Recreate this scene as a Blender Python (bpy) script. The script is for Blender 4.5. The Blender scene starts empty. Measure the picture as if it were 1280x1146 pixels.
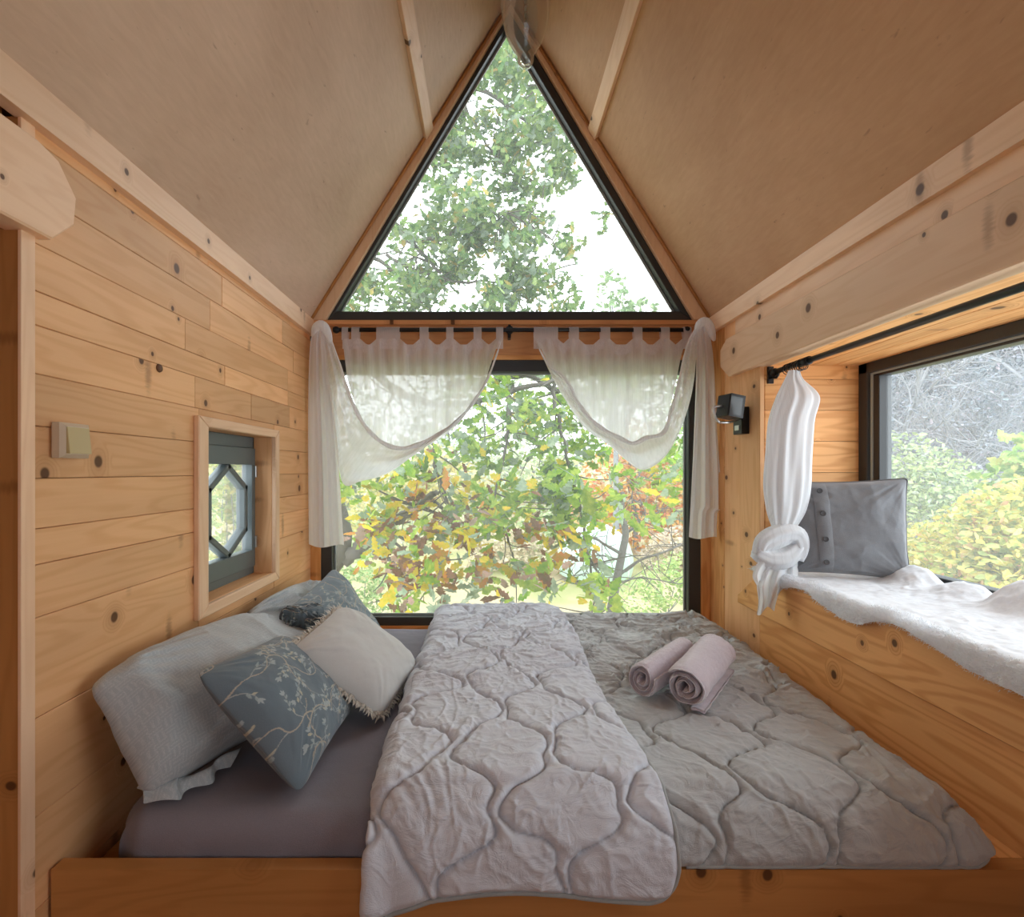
import bpy, math, random
import numpy as np
from mathutils import Vector, Matrix

random.seed(7)
rng = np.random.default_rng(11)
S = bpy.context.scene
COL = S.collection

# ------------------------------------------------------------------ camera, world, light, exposure
F_PX = 605.0
CZ = 1.36
cam_d = bpy.data.cameras.new('camera')
cam = bpy.data.objects.new('camera', cam_d)
COL.objects.link(cam)
cam.location = (0, 0, CZ)
cam.rotation_euler = (math.pi / 2, 0, 0)
cam_d.sensor_fit = 'HORIZONTAL'
cam_d.sensor_width = 36
cam_d.lens = F_PX / 1280 * 36
cam_d.shift_x = 30 / 1280
cam_d.shift_y = 15 / 1280
cam_d.clip_start = 0.02
cam_d.clip_end = 300
S.camera = cam

S.view_settings.view_transform = 'Standard'
S.view_settings.look = 'None'
S.view_settings.gamma = 1
S.view_settings.use_curve_mapping = False
S.view_settings.exposure = 0.45
S.cycles.use_denoising = True
S.cycles.max_bounces = 10
S.cycles.diffuse_bounces = 6
S.cycles.glossy_bounces = 3
S.cycles.transmission_bounces = 6
S.cycles.transparent_max_bounces = 24
S.cycles.sample_clamp_indirect = 6
S.cycles.caustics_reflective = False
S.cycles.caustics_refractive = False

SKY = 3.5
world = bpy.data.worlds.new('overcast_sky')
S.world = world
world.use_nodes = True
wn, wl = world.node_tree.nodes, world.node_tree.links
wn.clear()
w_out = wn.new('ShaderNodeOutputWorld')
w_bg = wn.new('ShaderNodeBackground')
w_tc = wn.new('ShaderNodeTexCoord')
w_no = wn.new('ShaderNodeTexNoise')
w_no.inputs['Scale'].default_value = 1.6
w_no.inputs['Detail'].default_value = 4
w_cr = wn.new('ShaderNodeValToRGB')
w_cr.color_ramp.elements[0].position = .25
w_cr.color_ramp.elements[0].color = (.84, .92, 1.0, 1)
w_cr.color_ramp.elements[1].position = .75
w_cr.color_ramp.elements[1].color = (.93, .965, 1.0, 1)
wl.new(w_tc.outputs['Generated'], w_no.inputs['Vector'])
wl.new(w_no.outputs['Fac'], w_cr.inputs['Fac'])
wl.new(w_cr.outputs['Color'], w_bg.inputs['Color'])
w_bg.inputs['Strength'].default_value = SKY
wl.new(w_bg.outputs['Background'], w_out.inputs['Surface'])


def area(name, loc, aim, sx, sy, power, color=(1, 1, 1), portal=False):
    d = bpy.data.lights.new(name, 'AREA')
    d.shape = 'RECTANGLE'
    d.size, d.size_y = sx, sy
    d.energy = power
    d.color = color
    if portal:
        d.cycles.is_portal = True
    o = bpy.data.objects.new(name, d)
    COL.objects.link(o)
    o.location = loc
    o.rotation_euler = (Vector(aim) - Vector(loc)).to_track_quat('-Z', 'Y').to_euler()
    return o


area('back_window_portal', (.12, 2.66, 1.24), (.12, 0, 1.24), 2.1, 1.45, 1, portal=True)
area('gable_window_portal', (.12, 2.66, 2.95), (.12, 0, 2.95), 2.0, 1.7, 1, portal=True)
area('bench_window_portal', (1.69, .95, 1.36), (0, .95, 1.36), .85, 2.3, 1, portal=True)
# added fill lamp behind the camera, standing in for unseen daylight
area('rear_fill', (.12, -1.50, 1.5), (.12, 2.6, 1.6), 1.7, 1.9, 8.5, (.93, .96, 1))

# ------------------------------------------------------------------ helpers
WM = {}


def world_of(o):
    return WM[o.name]


def link(o, M, parent=None):
    COL.objects.link(o)
    if parent is not None:
        o.parent = parent
        o.matrix_parent_inverse = world_of(parent).inverted()
    o.matrix_basis = M
    WM[o.name] = M.copy()
    return o


def tag(o, label=None, cat=None, group=None, kind=None):
    if label: o['label'] = label
    if cat: o['category'] = cat
    if group: o['group'] = group
    if kind: o['kind'] = kind
    return o


def thing(name, label, cat, loc, group=None, kind=None):
    o = bpy.data.objects.new(name, None)
    o.empty_display_size = .1
    link(o, Matrix.Translation(Vector(loc)))
    return tag(o, label, cat, group, kind)


def np_mesh(name, V, F, smooth=False):
    """V (n,3); F list of arrays, each (m,k)"""
    me = bpy.data.meshes.new(name)
    V = np.asarray(V, np.float32)
    if not isinstance(F, list): F = [F]
    F = [np.asarray(f, np.int32) for f in F if len(f)]
    me.vertices.add(len(V))
    me.vertices.foreach_set('co', V.ravel())
    nl = sum(f.size for f in F)
    me.loops.add(nl)
    me.loops.foreach_set('vertex_index', np.concatenate([f.ravel() for f in F]))
    npol = sum(len(f) for f in F)
    me.polygons.add(npol)
    tot = np.concatenate([np.full(len(f), f.shape[1], np.int32) for f in F])
    st = np.concatenate([[0], np.cumsum(tot)[:-1]]).astype(np.int32)
    me.polygons.foreach_set('loop_start', st)
    me.polygons.foreach_set('loop_total', tot)
    me.polygons.foreach_set('use_smooth', np.full(npol, bool(smooth)))
    me.update(calc_edges=True)
    return me


def attr(me, name, arr, kind='FLOAT_VECTOR'):
    a = me.attributes.new(name, kind, 'POINT')
    arr = np.asarray(arr, np.float32)
    if kind == 'FLOAT_VECTOR': a.data.foreach_set('vector', arr.ravel())
    elif kind == 'FLOAT_COLOR':
        if arr.shape[1] == 3: arr = np.c_[arr, np.ones(len(arr), np.float32)]
        a.data.foreach_set('color', arr.astype(np.float32).ravel())
    else: a.data.foreach_set('value', arr.ravel())


def mk(name, V, F, mat, parent=None, smooth=False, uvc=None, col=None, val=None, origin=None, kind=None):
    """mesh object from world-space vertices, origin at the middle of its box"""
    V = np.asarray(V, np.float64)
    c = (V.min(0) + V.max(0)) / 2 if origin is None else np.asarray(origin, float)
    me = np_mesh(name, V - c, F, smooth)
    if uvc is not None: attr(me, 'uvc', uvc)
    if col is not None: attr(me, 'col', col, 'FLOAT_COLOR')
    if val is not None: attr(me, 'val', val, 'FLOAT')
    if mat is not None: me.materials.append(mat)
    o = bpy.data.objects.new(name, me)
    link(o, Matrix.Translation(Vector(c)), parent)
    if kind: o['kind'] = kind
    return o


def grain_of(V):
    V = np.asarray(V, float)
    ext = V.max(0) - V.min(0)
    order = np.argsort(-ext)
    off = np.array([random.uniform(-40, 40), random.uniform(-40, 40), random.uniform(-40, 40)])
    return (V - V.min(0))[:, order] + off


def prism_geo(poly, lo, hi, axis, ch=.0025):
    """poly: list of 2D points (in the two axes other than axis, in order x<y<z), extruded lo..hi with chamfered edges"""
    P = np.array(poly, float)
    # make CCW
    a = 0.5 * np.sum(P[:, 0] * np.roll(P[:, 1], -1) - np.roll(P[:, 0], -1) * P[:, 1])
    if a < 0: P = P[::-1]
    n = len(P)
    d = np.roll(P, -1, 0) - P
    d /= np.linalg.norm(d, axis=1)[:, None] + 1e-12
    dp = np.roll(d, 1, 0)
    nrm_ = np.c_[-d[:, 1], d[:, 0]] + np.c_[-dp[:, 1], dp[:, 0]]
    den = 1 + np.sum(d * dp, 1)
    Q = P + nrm_ / np.maximum(den, .25)[:, None] * ch
    s = 1 if hi > lo else -1
    rings = [(Q, lo), (P, lo + s * ch), (P, hi - s * ch), (Q, hi)]
    V = []
    for R, h in rings:
        for p in R:
            q = [0, 0, 0]
            o = [i for i in range(3) if i != axis]
            q[axis] = h; q[o[0]] = p[0]; q[o[1]] = p[1]
            V.append(q)
    quads = []
    flip = (axis == 1)
    for r in range(3):
        for i in range(n):
            j = (i + 1) % n
            f = [r * n + i, r * n + j, (r + 1) * n + j, (r + 1) * n + i]
            quads.append(f[::-1] if flip != (s < 0) else f)
    c0 = list(range(n))[::-1]; c1 = [3 * n + i for i in range(n)]
    if flip != (s < 0): c0 = c0[::-1]; c1 = c1[::-1]
    caps = np.array([c0, c1])
    return np.array(V), [np.array(quads), caps]


def prism(name, poly, lo, hi, axis, mat, parent=None, ch=.0025, kind=None):
    V, F = prism_geo(poly, lo, hi, axis, ch)
    return mk(name, V, F, mat, parent, uvc=grain_of(V), kind=kind)


def box_geo(x, y, z, ch=.0025):
    dx, dy, dz = x[1] - x[0], y[1] - y[0], z[1] - z[0]
    ch = min(ch, .3 * min(dx, dy, dz))
    return prism_geo([(y[0], z[0]), (y[1], z[0]), (y[1], z[1]), (y[0], z[1])], x[0], x[1], 0, ch)


def box(name, x, y, z, mat, parent=None, ch=.0025, kind=None):
    V, F = box_geo(x, y, z, ch)
    return mk(name, V, F, mat, parent, uvc=grain_of(V), kind=kind)


def join(parts):
    """[(V,[F..])..] -> one V,F"""
    Vs, Fs, n = [], [], 0
    for V, F in parts:
        if not isinstance(F, list): F = [F]
        Vs.append(np.asarray(V, float))
        Fs += [np.asarray(f) + n for f in F]
        n += len(V)
    by = {}
    for f in Fs: by.setdefault(f.shape[1], []).append(f)
    return np.concatenate(Vs), [np.concatenate(v) for v in by.values()]


def boxes(name, lst, mat, parent=None, kind=None, ch=.002):
    V, F = join([box_geo(*b, ch) for b in lst])
    return mk(name, V, F, mat, parent, uvc=grain_of(V), kind=kind)


def oriented_box(name, c, ax, ay, az, mat, parent=None, ch=.002):
    """box centred at c with full-extent axis vectors"""
    ax, ay, az = map(lambda v: np.array(v, float), (ax, ay, az))
    lx, ly, lz = (np.linalg.norm(v) for v in (ax, ay, az))
    V, F = box_geo((-lx / 2, lx / 2), (-ly / 2, ly / 2), (-lz / 2, lz / 2), ch)
    R = np.stack([ax / lx, ay / ly, az / lz])
    return mk(name, V @ R + np.array(c, float), F, mat, parent, uvc=grain_of(V))


def grid_faces(nu, nv, wrap_v=False, base=0):
    i = np.arange(nu - 1)[:, None]
    j = np.arange(nv if wrap_v else nv - 1)[None, :]
    jn = (j + 1) % nv
    a = i * nv + j; b = i * nv + jn; c = (i + 1) * nv + jn; d = (i + 1) * nv + j
    return np.stack(np.broadcast_arrays(a, d, c, b), -1).reshape(-1, 4) + base


def tube_geo(P, R, k=6, cap=True):
    P = np.asarray(P, float); n = len(P)
    R = np.broadcast_to(np.asarray(R, float), (n,))
    T = np.gradient(P, axis=0)
    T /= np.linalg.norm(T, axis=1)[:, None] + 1e-12
    up = np.array([0, 0, 1.0]) if abs(T[0, 2]) < .9 else np.array([1.0, 0, 0])
    A = np.zeros_like(P); prev = up
    for i in range(n):
        a = prev - T[i] * np.dot(prev, T[i])
        a /= np.linalg.norm(a) + 1e-12
        A[i] = a; prev = a
    B = np.cross(T, A)
    th = np.linspace(0, 2 * math.pi, k, endpoint=False)
    V = P[:, None, :] + R[:, None, None] * (np.cos(th)[None, :, None] * A[:, None, :] + np.sin(th)[None, :, None] * B[:, None, :])
    V = V.reshape(-1, 3)
    F = [grid_faces(n, k, True)]
    if cap:
        F.append(np.array([list(range(k))[::-1] if False else list(range(k)), [(n - 1) * k + i for i in range(k)][::-1]]))
    return V, F


def tube(name, P, R, mat, parent=None, k=8, smooth=True, kind=None):
    V, F = tube_geo(P, R, k)
    return mk(name, V, F, mat, parent, smooth=smooth, uvc=grain_of(V), kind=kind)


def lathe_geo(prof, c, k=32):
    """prof list of (r,z) about vertical axis through c=(x,y)"""
    prof = np.array(prof, float)
    th = np.linspace(0, 2 * math.pi, k, endpoint=False)
    V = np.stack([c[0] + prof[:, 0:1] * np.cos(th), c[1] + prof[:, 0:1] * np.sin(th), np.repeat(prof[:, 1:2], k, 1)], -1).reshape(-1, 3)
    return V, [grid_faces(len(prof), k, True)]


def spline(pts, n):
    """Catmull-Rom through points, n samples by arc length"""
    P = np.array(pts, float)
    Pe = np.vstack([2 * P[0] - P[1], P, 2 * P[-1] - P[-2]])
    out = []
    for i in range(len(P) - 1):
        p0, p1, p2, p3 = Pe[i:i + 4]
        for t in np.linspace(0, 1, 24, endpoint=False):
            out.append(.5 * ((2 * p1) + (-p0 + p2) * t + (2 * p0 - 5 * p1 + 4 * p2 - p3) * t * t + (-p0 + 3 * p1 - 3 * p2 + p3) * t ** 3))
    out.append(P[-1]); out = np.array(out)
    s = np.concatenate([[0], np.cumsum(np.linalg.norm(np.diff(out, axis=0), axis=1))])
    q = np.linspace(0, s[-1], n)
    return np.stack([np.interp(q, s, out[:, k]) for k in range(P.shape[1])], 1)


def px(x, y, Y):
    """world point at depth Y on the line of sight that I measured on the photograph"""
    return np.array([(x - 610) * Y / F_PX, Y, CZ + (588 - y) * Y / F_PX])


_tables = {}


def vnoise(x, y, seed=0):
    seed = int(seed * 10)
    if seed not in _tables:
        _tables[seed] = np.random.default_rng(1000 + seed).uniform(-1, 1, (256, 256))
    T = _tables[seed]
    xi = np.floor(x).astype(int); yi = np.floor(y).astype(int)
    fx = x - xi; fy = y - yi
    fx = fx * fx * fx * (fx * (fx * 6 - 15) + 10); fy = fy * fy * fy * (fy * (fy * 6 - 15) + 10)
    g = lambda a, b: T[a % 256, b % 256]
    return (g(xi, yi) * (1 - fx) + g(xi + 1, yi) * fx) * (1 - fy) + (g(xi, yi + 1) * (1 - fx) + g(xi + 1, yi + 1) * fx) * fy


def fbm(x, y, seed=0, octv=4, gain=.5):
    s = 0; a = 1; t = 0
    for o in range(octv):
        s = s + a * vnoise(x * 2 ** o + 17.3 * o, y * 2 ** o + 9.1 * o, seed + o); t += a; a *= gain
    return s / t


def smooth01(x):
    x = np.clip(x, 0, 1)
    return x * x * (3 - 2 * x)


# ------------------------------------------------------------------ materials
def new_mat(name):
    m = bpy.data.materials.new(name)
    m.use_nodes = True
    nt = m.node_tree
    for n in list(nt.nodes):
        if n.type != 'OUTPUT_MATERIAL': nt.nodes.remove(n)
    return m, nt, nt.nodes, nt.links, next(n for n in nt.nodes if n.type == 'OUTPUT_MATERIAL')


def mathn(N, L, op, a, b=None, clamp=False):
    n = N.new('ShaderNodeMath'); n.operation = op; n.use_clamp = clamp
    for i, v in enumerate((a, b)):
        if v is None: continue
        if isinstance(v, (int, float)): n.inputs[i].default_value = v
        else: L.new(v, n.inputs[i])
    return n.outputs[0]


def mixc(N, L, fac, a, b, mode='MIX'):
    n = N.new('ShaderNodeMix'); n.data_type = 'RGBA'; n.blend_type = mode
    for s, v in ((n.inputs[0], fac), (n.inputs[6], a), (n.inputs[7], b)):
        if isinstance(v, (int, float)): s.default_value = v
        elif isinstance(v, tuple): s.default_value = (*v, 1) if len(v) == 3 else v
        else: L.new(v, s)
    return n.outputs[2]


def wood(name, light, dark, knot=(.095, .036, .012), rough=.5, knots=.5, ring=.34, bump=.12, grey=0.0):
    m, nt, N, L, out = new_mat(name)
    at = N.new('ShaderNodeAttribute'); at.attribute_name = 'uvc'
    V = at.outputs['Vector']
    oi = N.new('ShaderNodeObjectInfo')

    def mapped(sc):
        mp = N.new('ShaderNodeMapping'); mp.inputs['Scale'].default_value = sc
        L.new(V, mp.inputs['Vector']); return mp.outputs[0]
    vo = N.new('ShaderNodeTexVoronoi'); vo.voronoi_dimensions = '2D'
    vo.inputs['Scale'].default_value = 1.0
    vo.inputs['Randomness'].default_value = 1.0
    L.new(mapped((6.0, 5.0, 1)), vo.inputs['Vector'])
    sep = N.new('ShaderNodeSeparateColor'); L.new(vo.outputs['Color'], sep.inputs[0])
    on = mathn(N, L, 'LESS_THAN', sep.outputs[0], knots * 1.35)
    rad = mathn(N, L, 'MULTIPLY_ADD', sep.outputs[1], .062); rad.node.inputs[2].default_value = .022
    kd = mathn(N, L, 'DIVIDE', vo.outputs['Distance'], rad)
    core = N.new('ShaderNodeMapRange'); core.interpolation_type = 'SMOOTHSTEP'
    L.new(kd, core.inputs[0]); core.inputs[1].default_value = 1.25; core.inputs[2].default_value = .75
    halo = N.new('ShaderNodeMapRange'); halo.interpolation_type = 'SMOOTHSTEP'
    L.new(kd, halo.inputs[0]); halo.inputs[1].default_value = 4.0; halo.inputs[2].default_value = .8
    core_f = mathn(N, L, 'MULTIPLY', core.outputs[0], on)
    halo_f = mathn(N, L, 'MULTIPLY', halo.outputs[0], on)
    # growth rings
    n1 = N.new('ShaderNodeTexNoise'); n1.inputs['Scale'].default_value = 1; n1.inputs['Detail'].default_value = 2.5
    L.new(mapped((.8, 7.0, 5)), n1.inputs['Vector'])
    ph = mathn(N, L, 'MULTIPLY_ADD', halo_f, .25); L.new(n1.outputs['Fac'], ph.node.inputs[2])
    sn = mathn(N, L, 'SINE', mathn(N, L, 'MULTIPLY', ph, 78.0))
    rg = N.new('ShaderNodeMapRange'); L.new(sn, rg.inputs[0])
    rg.inputs[1].default_value = -.2; rg.inputs[2].default_value = 1.0
    n2 = N.new('ShaderNodeTexNoise'); n2.inputs['Scale'].default_value = 1; n2.inputs['Detail'].default_value = 3
    L.new(mapped((5, 160, 160)), n2.inputs['Vector'])
    n3 = N.new('ShaderNodeTexNoise'); n3.inputs['Scale'].default_value = 1; n3.inputs['Detail'].default_value = 2
    L.new(mapped((1.3, 3.5, 2)), n3.inputs['Vector'])
    f1 = mathn(N, L, 'MULTIPLY', rg.outputs[0], ring)
    f2 = mathn(N, L, 'MULTIPLY', n2.outputs['Fac'], .35)
    fac = mathn(N, L, 'ADD', f1, f2, True)
    c = mixc(N, L, fac, light, dark)
    # broad tone drift and per-board variation
    tone = mathn(N, L, 'MULTIPLY_ADD', n3.outputs['Fac'], .5); tone.node.inputs[2].default_value = .72
    tone = mathn(N, L, 'MULTIPLY', tone, mathn(N, L, 'MULTIPLY_ADD', oi.outputs['Random'], .22))
    tone.node.inputs[1].links[0].from_node.inputs[2].default_value = .92
    cmb = N.new('ShaderNodeCombineColor')
    for i in range(3): L.new(tone, cmb.inputs[i])
    c = mixc(N, L, 1.0, c, cmb.outputs[0], 'MULTIPLY')
    c = mixc(N, L, mathn(N, L, 'MULTIPLY', halo_f, .35), c, (dark[0] * .62, dark[1] * .55, dark[2] * .5))
    # spike knots: soft dark streaks across the board
    vs = N.new('ShaderNodeTexVoronoi'); vs.voronoi_dimensions = '2D'; vs.inputs['Scale'].default_value = 1.0
    ds = N.new('ShaderNodeVectorMath'); ds.operation = 'ADD'
    L.new(mapped((6.5, 1.7, 1)), ds.inputs[0])
    wob = N.new('ShaderNodeVectorMath'); wob.operation = 'SCALE'; wob.inputs['Scale'].default_value = .12
    L.new(n2.outputs['Color'], wob.inputs[0]); L.new(wob.outputs[0], ds.inputs[1])
    L.new(ds.outputs[0], vs.inputs['Vector'])
    se = N.new('ShaderNodeSeparateColor'); L.new(vs.outputs['Color'], se.inputs[0])
    st = N.new('ShaderNodeMapRange'); st.interpolation_type = 'SMOOTHSTEP'; L.new(vs.outputs['Distance'], st.inputs[0])
    st.inputs[1].default_value = .13; st.inputs[2].default_value = .02
    stf = mathn(N, L, 'MULTIPLY', mathn(N, L, 'MULTIPLY', st.outputs[0], mathn(N, L, 'LESS_THAN', se.outputs[0], knots * .9)), .5)
    c = mixc(N, L, stf, c, (dark[0] * .38, dark[1] * .30, dark[2] * .30))
    c = mixc(N, L, mathn(N, L, 'MULTIPLY', core_f, .93), c, knot)
    b = N.new('ShaderNodeBsdfPrincipled')
    L.new(c, b.inputs['Base Color']); b.inputs['Roughness'].default_value = rough
    b.inputs['Specular IOR Level'].default_value = .35
    bm = N.new('ShaderNodeBump'); bm.inputs['Strength'].default_value = bump; bm.inputs['Distance'].default_value = .002
    L.new(fac, bm.inputs['Height']); L.new(bm.outputs[0], b.inputs['Normal'])
    L.new(b.outputs[0], out.inputs['Surface'])
    return m


def plain(name, color, rough=.5, metal=0, spec=.5, noise=0, nscale=30, bump=0, sheen=0):
    m, nt, N, L, out = new_mat(name)
    b = N.new('ShaderNodeBsdfPrincipled')
    b.inputs['Base Color'].default_value = (*color, 1)
    b.inputs['Roughness'].default_value = rough
    b.inputs['Metallic'].default_value = metal
    b.inputs['Specular IOR Level'].default_value = spec
    if sheen: b.inputs['Sheen Weight'].default_value = sheen
    if noise or bump:
        tc = N.new('ShaderNodeTexCoord')
        no = N.new('ShaderNodeTexNoise'); no.inputs['Scale'].default_value = nscale; no.inputs['Detail'].default_value = 5
        L.new(tc.outputs['Object'], no.inputs['Vector'])
        if noise:
            c = mixc(N, L, no.outputs['Fac'], tuple(v * (1 - noise) for v in color), tuple(min(1, v * (1 + noise)) for v in color))
            L.new(c, b.inputs['Base Color'])
        if bump:
            bm = N.new('ShaderNodeBump'); bm.inputs['Strength'].default_value = bump; bm.inputs['Distance'].default_value = .003
            L.new(no.outputs['Fac'], bm.inputs['Height']); L.new(bm.outputs[0], b.inputs['Normal'])
    L.new(b.outputs[0], out.inputs['Surface'])
    return m


def plywood(name, a, b_, blotch=.25):
    m, nt, N, L, out = new_mat(name)
    at = N.new('ShaderNodeAttribute'); at.attribute_name = 'uvc'
    def nz(sc, det):
        mp = N.new('ShaderNodeMapping'); mp.inputs['Scale'].default_value = sc
        L.new(at.outputs['Vector'], mp.inputs['Vector'])
        n = N.new('ShaderNodeTexNoise'); n.inputs['Scale'].default_value = 1; n.inputs['Detail'].default_value = det
        n.inputs['Distortion'].default_value = .6
        L.new(mp.outputs[0], n.inputs['Vector']); return n.outputs['Fac']
    big = nz((1.6, 2.2, 1), 3); fine = nz((14, 60, 20), 4); fleck = nz((22, 45, 20), 2)
    f = mathn(N, L, 'ADD', mathn(N, L, 'MULTIPLY', big, .75), mathn(N, L, 'MULTIPLY', fine, .35), True)
    mr = N.new('ShaderNodeMapRange'); L.new(f, mr.inputs[0]); mr.inputs[1].default_value = .3; mr.inputs[2].default_value = .8
    c = mixc(N, L, mr.outputs[0], a, b_)
    fl = N.new('ShaderNodeMapRange'); L.new(fleck, fl.inputs[0]); fl.inputs[1].default_value = .70; fl.inputs[2].default_value = .80
    c = mixc(N, L, mathn(N, L, 'MULTIPLY', fl.outputs[0], .5), c, (a[0] * .35, a[1] * .3, a[2] * .3))
    b = N.new('ShaderNodeBsdfPrincipled'); L.new(c, b.inputs['Base Color']); b.inputs['Roughness'].default_value = .6
    b.inputs['Specular IOR Level'].default_value = .25
    bm = N.new('ShaderNodeBump'); bm.inputs['Strength'].default_value = .12; bm.inputs['Distance'].default_value = .002
    L.new(fine, bm.inputs['Height']); L.new(bm.outputs[0], b.inputs['Normal'])
    L.new(b.outputs[0], out.inputs['Surface'])
    return m


def fabric(name, color, weave=420, amp=.12, rough=.85, sheen=.25, col_attr=False, second=None, val_color=None, bump=.25, crumple=0, crscale=18):
    m, nt, N, L, out = new_mat(name)
    at = N.new('ShaderNodeAttribute'); at.attribute_name = 'uvc'
    no = N.new('ShaderNodeTexNoise'); no.inputs['Scale'].default_value = weave; no.inputs['Detail'].default_value = 2
    L.new(at.outputs['Vector'], no.inputs['Vector'])
    big = N.new('ShaderNodeTexNoise'); big.inputs['Scale'].default_value = 7; big.inputs['Detail'].default_value = 3
    L.new(at.outputs['Vector'], big.inputs['Vector'])
    if col_attr:
        ca = N.new('ShaderNodeAttribute'); ca.attribute_name = 'col'
        base = ca.outputs['Color']
    else:
        base = mixc(N, L, big.outputs['Fac'], tuple(v * .93 for v in color), tuple(min(1, v * 1.07) for v in color))
    if second is not None:      # small woven dash blocks
        ck = N.new('ShaderNodeTexBrick')
        ck.inputs['Scale'].default_value = 1
        mp = N.new('ShaderNodeMapping'); mp.inputs['Scale'].default_value = (52, 52, 1)
        L.new(at.outputs['Vector'], mp.inputs['Vector'])
        chk = N.new('ShaderNodeTexChecker'); chk.inputs['Scale'].default_value = 1
        L.new(mp.outputs[0], chk.inputs['Vector'])
        def stripes(axis):
            sp = N.new('ShaderNodeSeparateXYZ'); L.new(at.outputs['Vector'], sp.inputs[0])
            s = mathn(N, L, 'SINE', mathn(N, L, 'MULTIPLY', sp.outputs[axis], 48 * 2.5 * 2 * math.pi))
            return mathn(N, L, 'GREATER_THAN', s, .15)
        mx = N.new('ShaderNodeMix'); mx.data_type = 'FLOAT'
        L.new(chk.outputs['Fac'], mx.inputs[0]); L.new(stripes(0), mx.inputs[2]); L.new(stripes(1), mx.inputs[3])
        base = mixc(N, L, mathn(N, L, 'MULTIPLY', mx.outputs[0], mathn(N, L, 'MULTIPLY', mathn(N, L, 'POWER', no.outputs['Fac'], 2.0), 1.1)), base, second)
        nt.nodes.remove(ck)
    if val_color is not None:
        va = N.new('ShaderNodeAttribute'); va.attribute_name = 'val'
        base = mixc(N, L, va.outputs['Fac'], base, val_color)
    sc = mathn(N, L, 'MULTIPLY_ADD', no.outputs['Fac'], amp * 2); sc.node.inputs[2].default_value = 1 - amp
    cmb = N.new('ShaderNodeCombineColor')
    for i in range(3): L.new(sc, cmb.inputs[i])
    base = mixc(N, L, 1.0, base, cmb.outputs[0], 'MULTIPLY')
    b = N.new('ShaderNodeBsdfPrincipled'); L.new(base, b.inputs['Base Color'])
    b.inputs['Roughness'].default_value = rough; b.inputs['Specular IOR Level'].default_value = .2
    b.inputs['Sheen Weight'].default_value = sheen
    h = no.outputs['Fac']
    if crumple:
        cn = N.new('ShaderNodeTexNoise'); cn.inputs['Scale'].default_value = crscale; cn.inputs['Detail'].default_value = 4
        cn.inputs['Distortion'].default_value = 1.2
        L.new(at.outputs['Vector'], cn.inputs['Vector'])
        h = mathn(N, L, 'MULTIPLY_ADD', cn.outputs['Fac'], crumple); L.new(no.outputs['Fac'], h.node.inputs[2])
    bm = N.new('ShaderNodeBump'); bm.inputs['Strength'].default_value = bump; bm.inputs['Distance'].default_value = .002
    L.new(h, bm.inputs['Height']); L.new(bm.outputs[0], b.inputs['Normal'])
    L.new(b.outputs[0], out.inputs['Surface'])
    return m


def sheer(name, color, opacity, trans=.5):
    m, nt, N, L, out = new_mat(name)
    at = N.new('ShaderNodeAttribute'); at.attribute_name = 'uvc'
    mp = N.new('ShaderNodeMapping'); mp.inputs['Scale'].default_value = (150, 4, 1)
    L.new(at.outputs['Vector'], mp.inputs['Vector'])
    no = N.new('ShaderNodeTexNoise'); no.inputs['Scale'].default_value = 1; no.inputs['Detail'].default_value = 3
    L.new(mp.outputs[0], no.inputs['Vector'])
    tr = N.new('ShaderNodeBsdfTransparent')
    df = N.new('ShaderNodeBsdfDiffuse'); df.inputs['Color'].default_value = (*color, 1)
    tl = N.new('ShaderNodeBsdfTranslucent'); tl.inputs['Color'].default_value = (*color, 1)
    m1 = N.new('ShaderNodeMixShader'); m1.inputs[0].default_value = trans
    L.new(df.outputs[0], m1.inputs[1]); L.new(tl.outputs[0], m1.inputs[2])
    op = mathn(N, L, 'MULTIPLY_ADD', no.outputs['Fac'], .34, True); op.node.inputs[2].default_value = opacity - .17
    m2 = N.new('ShaderNodeMixShader'); L.new(op, m2.inputs[0])
    L.new(tr.outputs[0], m2.inputs[1]); L.new(m1.outputs[0], m2.inputs[2])
    L.new(m2.outputs[0], out.inputs['Surface'])
    return m


def glass(name, tint=(.97, .985, .98), haze=.05, refl=.05, blend=.12):
    m, nt, N, L, out = new_mat(name)
    tr = N.new('ShaderNodeBsdfTransparent'); tr.inputs['Color'].default_value = (*tint, 1)
    gl = N.new('ShaderNodeBsdfGlossy'); gl.inputs['Roughness'].default_value = .02
    tl = N.new('ShaderNodeBsdfTranslucent'); tl.inputs['Color'].default_value = (.9, .95, .96, 1)
    a = N.new('ShaderNodeMixShader'); a.inputs[0].default_value = haze
    L.new(tr.outputs[0], a.inputs[1]); L.new(tl.outputs[0], a.inputs[2])
    fr = N.new('ShaderNodeLayerWeight'); fr.inputs['Blend'].default_value = blend
    f = mathn(N, L, 'MULTIPLY_ADD', fr.outputs['Fresnel'], .5); f.node.inputs[2].default_value = refl * .4
    b = N.new('ShaderNodeMixShader'); L.new(f, b.inputs[0])
    L.new(a.outputs[0], b.inputs[1]); L.new(gl.outputs[0], b.inputs[2])
    L.new(b.outputs[0], out.inputs['Surface'])
    return m


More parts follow.
